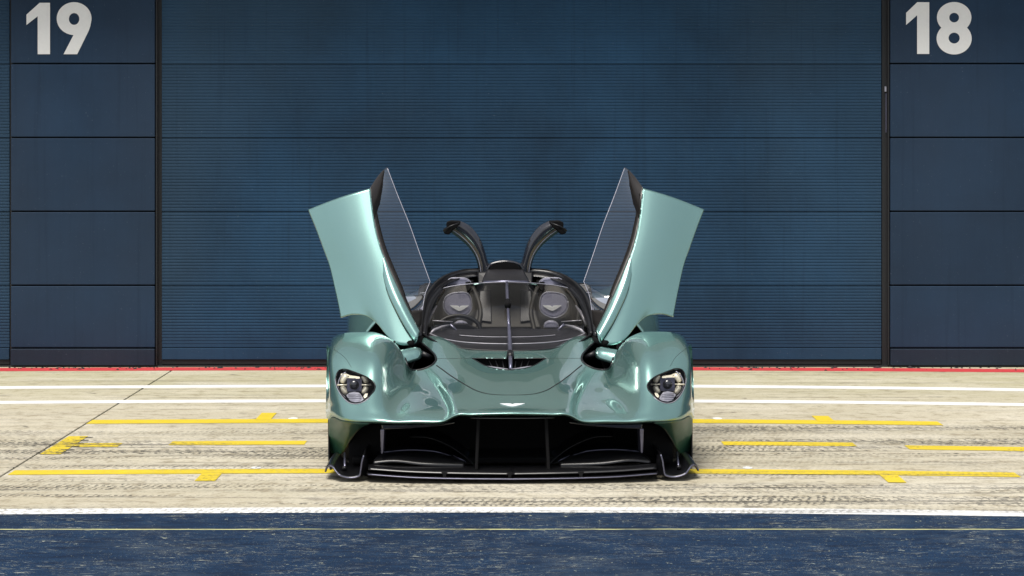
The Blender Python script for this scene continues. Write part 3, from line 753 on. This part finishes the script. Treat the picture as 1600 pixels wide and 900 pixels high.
both('duct_arch', gridv(dense([PL([(640, 683, .32), (668, 684, .32), (700, 696, .32), (722, 710, .32), (742, 728, .32)]), PL([(640, 668, .55), (672, 670, .55), (704, 684, .55), (728, 702, .55), (746, 728, .55)])], 10, 30)), M['satin'], car, smooth=True, solid=.006)
for x in (694.5, 796.5):
    v = extr(PL([(x - 5, 738, -.05), (x + 5, 738, -.05), (x + 2.5, 742, -.055), (x + 2.5, 747, -.06), (x - 2.5, 747, -.06), (x - 2.5, 742, -.055)]), (0, .012, 0))
    if x < 750: both('wing_bracket', v, M['black'], car)
    else: mk('wing_bracket', *v, M['black'], car)
both('nose_strut', extr(PL([(745, 652, .06), (750.5, 652, .06), (746.8, 735, .0), (741.8, 735, .0)]), (0, .11, 0)), M['black'], car, bevel=.006)
both('side_strut', extr(PL([(594.2, 671, .10), (600.5, 671, .10), (598.5, 709, .12), (595.2, 709, .12)]), (.004, .16, 0)), M['lilac'], car, bevel=.004)
both('under_bar', extr(PL([(596, 664, .10), (640, 664.5, .09), (685, 663, .10), (711, 659.5, .12), (711, 661.5, .12), (680, 666.5, .11), (640, 669.5, .10), (598, 671, .10)]), (0, .10, 0)), M['smoke'], car, bevel=.006)
un = PL([(735, 653.3, .03), (770, 653.6, .02), (800.8, 653.7, .015)]); mk('nose_under_edge', *tubev(un + [m3(-p.x, p.y, p.z) for p in reversed(un[:-1])], .003, 6), M['smoke'], car, True)
both('brake_duct', extr(PL([(545, 668, .42), (596, 664, .40), (596, 738, .40), (545, 741, .40)]), (0, .02, 0)), M['black'], car)

# --- underside, tub, bulkheads
box('floor', -.86, .86, .36, 4.35, .05, .085, M['black'], car, .01)
v = [(-.80, .62, .10), (.80, .62, .10), (.80, .62, .36), (.45, .62, .40), (-.45, .62, .40), (-.80, .62, .36)]
mk('front_bulkhead', *extr(v, (0, .03, 0)), M['black'], car)
kl = [[m3(-.30, .45, .14), m3(-.30, .45, .34), m3(0, .42, .38), m3(.30, .45, .34), m3(.30, .45, .14)], [m3(-.42, 1.2, .10), m3(-.42, 1.2, .44), m3(0, 1.2, .50), m3(.42, 1.2, .44), m3(.42, 1.2, .10)]]
tub = [[m3(-.56, 1.30, .10), m3(-.58, 1.30, .40), m3(-.50, 1.34, .56), m3(-.30, 1.34, .30), m3(0, 1.34, .28)],
       [m3(-.72, 1.8, .10), m3(-.74, 1.8, .36), m3(-.60, 1.8, .52), m3(-.48, 1.8, .22), m3(0, 1.8, .20)],
       [m3(-.80, 2.3, .10), m3(-.80, 2.3, .42), m3(-.62, 2.3, .62), m3(-.50, 2.3, .25), m3(0, 2.3, .24)],
       [m3(-.84, 2.6, .10), m3(-.84, 2.6, .50), m3(-.66, 2.6, .72), m3(-.50, 2.6, .40), m3(0, 2.6, .40)]]
tub = [r + [m3(-p.x, p.y, p.z) for p in reversed(r[:-1])] for r in tub]
mk('tub', *gridv(dense(tub, 30, 80)), M['carbon'], car, True)

# --- cockpit hoop, bulkhead, seats, dash
hoop = [(654, 527, 1.44), (656.5, 505, 1.62), (661, 482, 1.85), (669, 461, 2.08), (682, 445, 2.28), (700, 433.5, 2.40), (722, 427, 2.46), (748, 424.5, 2.48), (790, 424, 2.48)]
hpL = [Vector(p) for p in spline(PL(hoop), 44)]
hpF = hpL + [m3(-p.x, p.y, p.z) for p in reversed(hpL)]
mk('cockpit_rim', *tubev(hpF, [.024] * len(hpF), 10), M['carbon'], car, True)
inn = [Vector(p) for p in spline(PL([(661, 523, 1.46), (664, 502, 1.62), (669, 482, 1.82), (677, 464, 2.04), (690, 449, 2.22), (706, 440, 2.33), (726, 434, 2.38), (750, 431, 2.40)]), 36)]
both('rim_edge', tubev(inn, .0035, 6), M['smoke'], car, smooth=True)
G = [[hpL[i] for i in range(0, 38)], [inn[min(35, int(i * 35 / 37))] for i in range(0, 38)]]
both('rim_lining', gridv(np.array([[tuple(p) for p in r] for r in G])), M['satin'], car, smooth=True, solid=.008)
top = [p for p in hpF if p.y > 1.9]
bot = [m3(p.x, 2.52, .25) for p in top]
mid = [m3(p.x * .98, 2.53, max(.3, p.z - .03)) for p in top]
Vb = [m3(p.x, p.y + .01, p.z - .012) for p in top] + mid + bot; n = len(top)
mk('rear_bulkhead', Vb, [(r * n + i, r * n + i + 1, (r + 1) * n + i + 1, (r + 1) * n + i) for r in range(2) for i in range(n - 1)], M['brown'], car, True)
def pad(poly, Y, th, bev):
    pts = [P(x, y, Y) for x, y in poly]
    return extr(pts, (0, th, 0))
HR = [(693.2, 471), (697, 463.5), (706, 458.5), (717, 456.8), (729, 457.6), (734.2, 462), (737, 473), (737, 483), (733, 489.5), (725, 494), (714, 497), (706, 494.6), (697.5, 489), (693.5, 483)]
for sgn in (1, -1):
    S = (lambda vf: vf) if sgn > 0 else flipx
    st = empty('seat', (0, 0, 0), 0, car)
    def put(name, vf, mat, smooth=False, **k):
        v, f = S(vf); return mk(name, v, f, mat, st, smooth, **k)
    sh = [[(681, 512, 2.02), (690, 511, 2.12), (714, 511, 2.16), (738, 511, 2.14), (748, 511, 2.04)],
          [(676, 492, 2.06), (688, 490, 2.20), (714, 488, 2.24), (741, 488, 2.22), (752, 490, 2.10)],
          [(680, 470, 2.14), (690, 466, 2.27), (714, 463, 2.31), (738, 463, 2.30), (748, 468, 2.18)],
          [(694, 450, 2.26), (700, 447, 2.34), (715, 446, 2.37), (733, 446, 2.36), (740, 449, 2.28)]]
    bot_ = [Vector((P(*p).x, P(*p).y - .35, .33)) for p in sh[0]]; front_ = [Vector((p.x, 1.75, .32)) for p in bot_]
    put('shell', gridv(dense([front_, bot_] + [PL(r) for r in sh], 40, 30, 2)), M['brown'], True, solid=.02)
    hr = put('headrest', pad(HR, 2.10, .06, 0), M['leather'], False, bevel=.012, seg=3)
    loop = [P(x, y, 2.10) for x, y in spline(HR, 40, True)]
    put('piping', tubev(loop, .0032, 6), M['trim'], True)
    UP = [(695.5, 449), (697.5, 440), (703.5, 435.3), (716, 434.2), (728.5, 435.3), (735, 440), (737, 449)]
    put('upper_pad', pad(UP, 2.36, .05, 0), M['leather'], False, bevel=.012, seg=3)
    put('piping', tubev([P(x, y, 2.355) for x, y in spline(UP, 30)], .0034, 6), M['trim'], True)
    LP = [(708.5, 513), (709.5, 506), (714, 502.4), (725, 502), (730, 505.5), (731, 513)]
    put('lower_pad', pad(LP, 2.05, .05, 0), M['leather'], False, bevel=.010, seg=3)
    put('piping', tubev([P(x, y, 2.045) for x, y in spline(LP, 24)], .0026, 6), M['trim'], True)
    w0 = P(718, 481.2, 2.094)
    put('headrest_badge', wings(w0, Vector((1, 0, 0)), Vector((0, 0, 1)), .118, .034, Vector((0, -.003, 0))), M['white'])
    strap = [[P(730, 456, 2.30), P(733, 456, 2.30)], [P(728, 446, 2.33), P(738, 446, 2.33)], [P(727, 438, 2.40), P(740, 438, 2.40)]]
    put('shoulder_strap', gridv(dense(strap, 8, 4)), M['black'], True, solid=.01)
con = PL([(758, 446, 2.28), (824, 446, 2.28), (846, 512, 2.06), (736, 512, 2.06)])
mk('centre_panel', *extr(con, (0, .03, 0)), M['brown'], car, bevel=.01)
both('centre_inset', extr(PL([(750, 455, 2.24), (767, 452, 2.25), (768, 503, 2.07), (747, 500, 2.08)]), (0, .012, 0)), M['dash'], car, bevel=.004)
dsh = [[(668, 527, 1.43), (684, 537, 1.32), (700, 541, 1.27), (745, 547, 1.20), (801, 548.5, 1.18)],
       [(672, 521, 1.50), (690, 529, 1.42), (715, 534, 1.36), (752, 537, 1.31), (800, 538, 1.30)],
       [(684, 517, 1.58), (700, 521, 1.54), (722, 525, 1.50), (756, 527, 1.46), (799, 527.5, 1.45)],
       [(694, 514, 1.66), (708, 515, 1.64), (730, 516, 1.62), (760, 514.5, 1.60), (798, 513.5, 1.60)],
       [(694, 522, 1.68), (708, 524, 1.66), (730, 526, 1.64), (760, 526, 1.62), (798, 526, 1.62)]]
dm = []
for r in dsh:
    L = PL(r); L[-1].x = 0; dm.append(L + [m3(-p.x, p.y, p.z) for p in reversed(L[:-1])])
mk('dashboard', *gridv(dense(dm, 40, 90, 1)), M['dash'], car, True)
def symtube(name, pts, r, mat):
    L = [Vector(p) for p in spline(PL(pts), 30)]; L[-1].x = 0
    mk(name, *tubev(L + [m3(-p.x, p.y, p.z) for p in reversed(L[:-1])], r, 6), mat, car, True)
symtube('dash_trim', [(671, 521, 1.49), (690, 528.6, 1.415), (715, 533.6, 1.355), (752, 536.6, 1.305), (800, 537.6, 1.295)], .0045, M['trim'])
symtube('dash_trim', [(718, 523.8, 1.49), (735, 525.2, 1.475), (756, 526.3, 1.455), (799, 526.8, 1.445)], .003, M['trim'])
for sgn in (1, -1):
    S = (lambda vf: vf) if sgn > 0 else flipx
    v, f = S(extr(PL([(676, 500.5, 1.62), (707, 502.5, 1.66), (706, 509, 1.66), (677, 508, 1.62)]), (0, .02, 0)))
    sc_ = mk('camera_display', v, f, M['satin'], car, bevel=.006)
    v, f = S(tubev(PL([(676, 501, 1.615), (707, 503, 1.655)]), .004, 6)); mk('display_trim', v, f, M['trim'], sc_, True)
    v, f = S(tubev(PL([(671, 523, 1.50), (678, 516, 1.53), (690, 511, 1.57), (701, 508.5, 1.62)]), [.004, .010, .009, .006], 8)); mk('display_stalk', v, f, M['trim'], car, True)
    v, f = S(tubev(PL([(703, 507, 1.60), (710, 513, 1.60), (716, 519, 1.58)]), [.010, .008, .004], 8)); mk('column_stalk', v, f, M['lilac'], car, True)
# steering wheel on the left of the picture
wc = P(716, 516, 1.72)
ringp = [wc + Vector((.13 * math.cos(a) * (1 if abs(math.cos(a)) < .8 else 1.02), .03 * math.sin(a), .085 * math.sin(a))) for a in np.linspace(0, 2 * math.pi, 33)]
sw = mk('steering_wheel', *tubev(ringp, .013, 8, False), M['satin'], car, True)
mk('wheel_hub', *extr([wc + Vector((x, 0, z)) for x, z in ((-.12, .01), (-.05, .04), (.05, .04), (.12, .01), (.06, -.04), (-.06, -.04))], (0, .03, 0)), M['satin'], sw, bevel=.006)
both('door_grab', tubev(PL([(668, 508, 1.72), (674, 490, 1.80), (682, 478, 1.94)]), [.006, .012, .005], 8), M['trim'], car, smooth=True)

# --- windscreen
wsr = [[(662.5, 523, 1.45), (672, 529, 1.37), (684, 536, 1.30), (700, 541, 1.24), (745, 547, 1.17), (801, 548.6, 1.15)],
       [(664.5, 504, 1.60), (674, 507, 1.52), (688, 511, 1.46), (706, 514, 1.41), (750, 518, 1.35), (799, 519.5, 1.33)],
       [(669, 485, 1.78), (679, 485.5, 1.71), (694, 486, 1.66), (713, 487, 1.61), (753, 488.5, 1.55), (797, 489.5, 1.53)],
       [(677, 466.5, 1.94), (688, 465, 1.90), (702, 464, 1.87), (721, 463, 1.83), (758, 462, 1.78), (795, 462, 1.76)],
       [(689.5, 451.5, 2.06), (698, 448.8, 2.06), (711, 446.3, 2.06), (728, 444.2, 2.05), (760, 441.6, 2.01), (793, 440.6, 1.99)]]
wm = []
for r in wsr:
    L = PL(r); L[-1].x = 0; wm.append(L + [m3(-p.x, p.y, p.z) for p in reversed(L[:-1])])
GW = dense(wm, 50, 120, 2)
mk('windscreen', *gridv(GW), M['screen_glass'], car, True)
mk('screen_top_edge', *tubev([Vector(p) for p in GW[-1]], .0024, 6), M['trim'], car, True)
mk('screen_seal', *tubev([Vector(p) + Vector((0, -.002, .001)) for p in GW[0]], .006, 6), M['satin'], car, True)
for col in (0, -1):
    mk('screen_pillar', *tubev([Vector(p) for p in GW[:, col]], .014, 8), M['satin'], car, True)
    G2 = np.array([[tuple(Vector(p) * 1) for p in GW[:, col]], [tuple(Vector(p)) for p in (GW[:, 4] if col == 0 else GW[:, -5])]])
    mk('screen_border', *gridv(G2 + np.array([0, -.002, .002])), M['satin'], car, True)

# --- air scoop and roof spine
tb = [(762, 425), (762.5, 419), (766, 413.5), (775, 410), (789.2, 408.3)]
def archrow(pts, Y, sx=1.0, dz=0.0):
    L = [P(x, y, 2.40) for x, y in pts]; L[-1].x = 0
    L = [m3(p.x * sx, Y, p.z + dz) for p in L]
    return L + [m3(-p.x, p.y, p.z) for p in reversed(L[:-1])]
sc0 = archrow(tb, 2.36); sc1 = archrow(tb, 2.7, 1.0, .0); sc2 = archrow(tb, 3.4, .85, -.12); sc3 = archrow(tb, 4.2, .45, -.30)
mk('air_scoop', *gridv(dense([sc0, sc1, sc2, sc3], 30, 40)), M['smoke'], car, True, solid=.012)
ti = [(764, 422.5), (765.5, 417), (770, 412.8), (778, 410.4), (789.2, 409.2)]
si = archrow(ti, 2.352); mk('scoop_mouth', *extr(si, (0, .02, 0)), M['black'], car)
mk('scoop_lip', *tubev(sc0, .0028, 6), M['smoke'], car, True)
fr_ = [[P(762, 421, 2.37), P(789.2, 420.5, 2.37), None], [P(757, 431, 2.28), P(789.5, 431, 2.26), None], [P(753, 441, 2.10), P(790.5, 441, 2.05), None]]
fr2 = []
for a, b, _ in fr_:
    b.x = 0; fr2.append([a, m3(a.x * .5, (a.y + b.y) / 2, (a.z + b.z) / 2 + .002), b, m3(-a.x * .5, (a.y + b.y) / 2, (a.z + b.z) / 2 + .002), m3(-a.x, a.y, a.z)])
mk('scoop_base', *gridv(dense(fr2, 14, 24)), M['dash'], car, True, solid=.01)
L = PL([(756, 441, 2.03), (790.5, 440.3, 2.0)]); L[1].x = 0
mk('header_bar', *tubev([L[0], L[1], m3(-L[0].x, L[0].y, L[0].z)], .010, 8), M['lilac'], car, True)

# --- raised roof arms
def roof_arm(S):
    a_ = empty('roof_arm', (0, 0, 0), 0, car)
    o_ = spline([(768, 430), (765, 417), (761, 404), (757, 390), (751.5, 376), (743, 362.5), (733, 352.5), (720, 345.5)], 30)      # upper edge
    i_ = spline([(748, 434), (747, 417), (743.5, 404), (735, 390), (721, 376), (703, 362.5)], 30)     # lower edge
    secs = []
    for (ox, oy), (ix, iy) in zip(o_, i_):
        po, pi = P(ox, oy, 2.42), P(ix, iy, 2.42); nrm = Vector((0, -1, 0)); md_ = (po + pi) / 2
        secs.append([po + Vector((0, .16, 0)), po + Vector((0, .02, 0)), po * .75 + pi * .25 + Vector((0, -.012, 0)), md_ + Vector((0, -.012, 0)), pi * .78 + po * .22 + Vector((0, .0, 0)),
                     pi * .74 + po * .26 + Vector((0, .03, 0)), pi + Vector((0, .10, 0)), pi + Vector((0, .17, 0)), md_ + Vector((0, .17, 0))])
    k = 9; n = len(secs); Vs = [p for s in secs for p in s]
    Fs = [(i * k + j, i * k + (j + 1) % k, (i + 1) * k + (j + 1) % k, (i + 1) * k + j) for i in range(n - 1) for j in range(k)] + [tuple(range(k)), tuple((n - 1) * k + j for j in range(k))]
    v, f = S((Vs, Fs)); mk('shell', v, f, M['smoke'], a_, True, bevel=.004)
    v, f = S(tubev([s[4] * .9 + s[6] * .1 + Vector((0, -.006, 0)) for s in secs], .0028, 6)); mk('edge_strip', v, f, M['trim'], a_, True)
    v, f = S(gridv(np.array([[tuple(s[5] + Vector((0, -.004, 0))) for s in secs], [tuple(s[6] + Vector((0, -.004, 0))) for s in secs]]))); mk('lining', v, f, M['satin'], a_, True, solid=.004)
    for poly in ([(698, 347), (704, 345), (720, 345.5), (719, 350), (704, 353), (697, 352)], [(692, 359), (698, 355), (705, 354), (708, 361), (701, 367), (694, 365)], [(697, 351), (713, 347), (715, 356), (700, 362)]):
        v, f = S(extr(PL([(x, y, 2.39) for x, y in poly]), (0, .14, 0))); mk('latch_block', v, f, M['black'], a_, bevel=.006)
    v, f = S(tubev(PL([(693, 361, 2.37), (703, 354, 2.36), (718, 348.5, 2.37)]), [.008, .006, .007], 8)); mk('latch_rod', v, f, M['satin'], a_, True)
    v, f = S(extr(PL([(746, 426, 2.36), (769, 424, 2.36), (767, 441, 2.30), (747, 441, 2.30)]), (0, .16, 0))); mk('hinge_block', v, f, M['satin'], a_, bevel=.008)
roof_arm(lambda vf: vf); roof_arm(flipx)

# --- doors
inner = [(578, 295), (580, 314), (584, 344), (590, 373), (595, 390), (607, 419), (624.4, 457), (641.6, 491.6), (655.4, 518)]
outer = [(482, 328), (492, 352), (503, 381), (513, 407), (521, 437), (527, 463), (531, 481), (533, 496)]
bottom = [(533, 496), (553, 491.2), (576, 495), (592, 508), (608, 528), (622, 538), (648, 537.6), (655.4, 518)]
IN = spline(inner, 60); OU = spline(outer, 60)
def ddepth(px, py, o):                       # o: 0 at the waist, 1 at the sill edge
    return 1.34 + .42 * (530 - py) / 235 + .16 * o**2
def door(S, side):
    d = empty('door', (0, 0, 0), 0, car); d['label'] = side + ' door raised upright, mint green skin with dark window'
    nr, nc = 7, 8; rowsD = []
    for r in range(nr):
        t = r / (nr - 1)
        a = Vector(OU[min(59, int(t * 59))]); b = Vector(IN[min(59, int(t * 51))]); row = []
        for c in range(nc):
            s = c / (nc - 1); e = s**.9
            p = a * (1 - e) + b * e; bt = Vector(bottom[c])
            wgt = max(0, (t - .45) / .55)**1.8
            p = p * (1 - wgt) + bt * wgt
            if r == 0: p.y += -2.0 * math.sin(math.pi * e) 
            row.append(P(p.x, p.y, ddepth(p.x, p.y, 1 - s)))
        rowsD.append(row)
    G = dense(rowsD, 70, 60, 3)
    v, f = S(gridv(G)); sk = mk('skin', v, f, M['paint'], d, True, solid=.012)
    # waist moulding running down to the hinge
    mo = spline([(594.5, 396), (597.5, 420), (602, 445), (608, 463), (616.5, 481), (633, 512), (648.5, 535)], 24); io = spline([(596.5, 395), (604, 412), (611, 428), (620, 447), (630, 468), (645, 498), (655.6, 518.5)], 24)
    W = []
    for iw, ((ax, ay), (bx, by)) in enumerate(zip(mo, io)):
        kk = min(1, iw / 14)
        W.append([P(ax, ay, ddepth(ax, ay, .2) - .022 * kk + .004 * (1 - kk)), P((ax * .5 + bx * .5), (ay + by) / 2, ddepth(ax, ay, .1) - .020 * kk + .002 * (1 - kk)), P(bx, by, ddepth(bx, by, 0) - .012 * kk)])
    v, f = S(gridv(dense(W, 40, 10))); mk('waist_moulding', v, f, M['paint'], d, True, solid=.008)
    v, f = S(tubev([P(x - .8, y, ddepth(x, y, .2) - .016) for x, y in mo[8:]], [.0006 + .0042 * (i / 15)**1.3 for i in range(16)], 6)); mk('moulding_gap', v, f, M['gap'], d, True)
    # window: dark printed border round clear glass
    def gd(px, py, o): return ddepth(px, py, 0) + .02 + .16 * o
    oe = spline([(578, 295), (590, 277), (605, 262)], 8)
    redge = spline([(605, 262), (621, 304), (640, 351), (657, 399), (672, 440)], 40)
    ledge = spline(inner, 40)
    lowe = [(672, 440), (664.5, 459), (660.5, 482), (658, 505), (655.4, 518)]
    def gp(s, t):                             # s across 0 waist .. 1 roof edge, t 0 top .. 1 bottom
        a = Vector(ledge[min(39, int(round(t * 39)))]); 
        full = [Vector(p) for p in list(redge)] + [Vector(p) for p in spline(lowe, 20)[1:]]
        b = full[min(len(full) - 1, int(round(t * (len(full) - 1))))]
        p = a * (1 - s) + b * s
        return p
    N1, N2 = 50, 14
    top_ = [Vector(p) for p in spline([(578, 295), (583, 287), (591, 275.5), (598, 267.5), (605, 262)], N2)]
    Gg = []
    for i in range(N1):
        t = i / (N1 - 1); row = []
        for j in range(N2):
            s = j / (N2 - 1); p = gp(s, t)
            wt = max(0, 1 - t / .18); base = Vector(gp(0, 0)) * (1 - s) + Vector(gp(1, 0)) * s
            p = p + (top_[j] - base) * wt
            row.append(P(p.x, p.y, gd(p.x, p.y, s)))
        Gg.append(row)
    A_ = np.array([[tuple(p) for p in r] for r in Gg])
    v, f = S(gridv(A_)); wn = mk('window', v, f, M['door_glass'], d, True)
    fr = NT
    # border frame following the glass outline
    def strip(path_o, path_i, name, mat):
        v, f = S(gridv(np.array([[tuple(p + Vector((0, -.004, 0))) for p in path_o], [tuple(p + Vector((0, -.004, 0))) for p in path_i]]))); mk(name, v, f, mat, wn, True, solid=.006)
    Lc = [Vector(A_[i, 0]) for i in range(N1)]; Li = [Vector(A_[i, 2]) for i in range(N1)]
    strip(Lc, Li, 'window_border', M['border'])
    Tc = [Vector(A_[0, j]) for j in range(12)]; Ti = []
    for j in range(12):
        fr_j = 9.3 - .72 * j + .9 * math.cos(j * .28); i0 = int(fr_j); Ti.append(Vector(A_[i0, j]).lerp(Vector(A_[i0 + 1, j]), fr_j - i0))
    strip(Tc, Ti, 'window_border', M['border'])
    Bc = [Vector(A_[N1 - 1, j]) for j in range(N2)]; Bi = [Vector(A_[38 + int(3 * abs(j - 7) / 7) - 0, j]) for j in range(N2)]
    low_rows = np.array([[tuple(Vector(A_[i, j]) + Vector((0, -.004, 0))) for j in range(N2)] for i in range(42, N1)])
    v, f = S(gridv(low_rows)); mk('window_border', v, f, M['border'], wn, True, solid=.005)
    v, f = S(tubev([Vector(A_[i, N2 - 1]) for i in range(N1)], .0020, 6)); mk('glass_edge', v, f, M['trim'], wn, True)
    v, f = S(tubev([Vector(A_[0, j]) for j in range(N2)], .0026, 6)); mk('glass_edge', v, f, M['smoke'], wn, True)
    v, f = S(tubev([Vector(p) + Vector((0, -.006, 0)) for p in A_[:, 0]], .0042, 6)); mk('waist_seal', v, f, M['paint'], d, True)
    v, f = S(tubev(PL([(640, 538, 1.32), (654, 534, 1.40), (660, 528, 1.46)]), [.022, .02, .016], 10)); mk('hinge', v, f, M['black'], d, True)
    for lo_, hi_ in (((600, 372, 1.90), (628, 440, 1.78)), ((612, 330, 2.02), (636, 432, 1.84))): pass
door(lambda vf: vf, 'left-hand'); door(flipx, 'right-hand')

# --- flanks and rear body
half = [(2.40, [(.84, .22), (.90, .42), (.88, .58), (.80, .68), (.68, .76), (.56, .78), (.40, .84), (.22, .90), (0, .92)]),
        (2.75, [(.96, .22), (.99, .45), (.98, .64), (.90, .76), (.74, .79), (.56, .79), (.38, .82), (.20, .90), (0, .93)]),
        (3.15, [(1.0, .25), (1.015, .50), (1.005, .73), (.92, .83), (.76, .83), (.56, .78), (.38, .78), (.20, .86), (0, .90)]),
        (3.45, [(1.0, .30), (1.015, .52), (1.005, .75), (.92, .85), (.76, .84), (.56, .76), (.38, .74), (.20, .82), (0, .86)]),
        (4.0, [(.98, .32), (1.0, .52), (.985, .72), (.90, .80), (.74, .78), (.55, .68), (.38, .66), (.20, .70), (0, .74)]),
        (4.45, [(.92, .42), (.93, .54), (.92, .64), (.85, .69), (.72, .68), (.55, .62), (.38, .60), (.20, .61), (0, .62)])]
rb = []
for y, h in half:
    L = [m3(-x, y, z) for x, z in h]; rb.append(L + [m3(-p.x, p.y, p.z) for p in reversed(L[:-1])])
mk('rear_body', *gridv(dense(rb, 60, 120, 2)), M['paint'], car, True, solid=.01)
mk('tail_panel', [tuple(p) for p in rb[-1]] + [(p.x * .95, p.y, .25) for p in rb[-1]], [(i, i + 1, len(rb[-1]) + i + 1, len(rb[-1]) + i) for i in range(len(rb[-1]) - 1)], M['satin'], car)
sl = [[m3(-.86, 1.55, .10), m3(-.88, 1.55, .26), m3(-.80, 1.55, .40), m3(-.62, 1.55, .50)],
      [m3(-.86, 2.0, .10), m3(-.88, 2.0, .28), m3(-.82, 2.0, .42), m3(-.64, 2.0, .52)],
      [m3(-.88, 2.42, .10), m3(-.90, 2.42, .30), m3(-.86, 2.42, .46), m3(-.66, 2.42, .62)]]
both('sill', gridv(dense(sl, 20, 20)), M['satin'], car, smooth=True, solid=.01)
both('side_intake', extr(PL([(655, 448, 2.34), (664, 443.5, 2.36), (676, 443, 2.38), (668, 462, 2.30), (660, 482, 2.2), (652, 500, 2.1), (650, 480, 2.2)]), (0, .12, 0)), M['satin'], car, bevel=.008)
for k_ in range(3):
    both('intake_slat', tubev(PL([(656 - k_ * .8, 458 + 4 * k_, 2.29), (668 - k_ * 2, 457 + 4 * k_, 2.29)]), .003, 6), M['trim'], car, smooth=True)

# --- wheels
def wheel(x, y, r, wd):
    w_ = empty('wheel', (0, 0, 0), 0, car)
    h = wd / 2
    prof = [(r * .62, -h * .9), (r * .80, -h), (r * .93, -h * .96), (r * .985, -h * .8), (r, -h * .5), (r, h * .5), (r * .985, h * .8), (r * .93, h * .96), (r * .80, h), (r * .62, h * .9), (r * .60, 0), (r * .62, -h * .9)]
    mk('tyre', *lathe(prof, (x, y, r), 48), M['rubber'], w_, True)
    s = -1 if x < 0 else 1
    prof = [(r * .62, -s * h * .8), (r * .63, s * h * .88), (r * .60, s * h * .86), (r * .57, s * h * .5), (.02, s * h * .55)]
    rim = mk('rim', *lathe(prof, (x, y, r), 48), M['rim'], w_, True)
    for k in range(10):
        a = 2 * math.pi * k / 10; ca, sa = math.cos(a), math.sin(a)
        q = [(.05, -.014), (r * .6, -.010), (r * .6, .010), (.05, .014)]
        pts = [(x + s * h * .62, y + u * ca - v_ * sa, r + u * sa + v_ * ca) for u, v_ in q]
        mk('spoke', *extr(pts, (s * .03, 0, 0)), M['rim'], rim, bevel=.004)
for s in (-1, 1):
    wheel(s * .845, .95, .31, .27); wheel(s * .82, 3.55, .34, .34)
both('arch_liner', gridv(np.array([[(x, .95 + .345 * math.cos(a), .31 + .335 * math.sin(a)) for a in np.linspace(-.15, math.pi + .15, 24)] for x in (-.66, -.985)])), M['black'], car, smooth=True)
both('inner_liner', extr([m3(-.655, .95 + .36 * math.cos(a), .31 + .36 * math.sin(a)) for a in np.linspace(0, 2 * math.pi, 24)[:-1]], (.01, 0, 0)), M['black'], car)
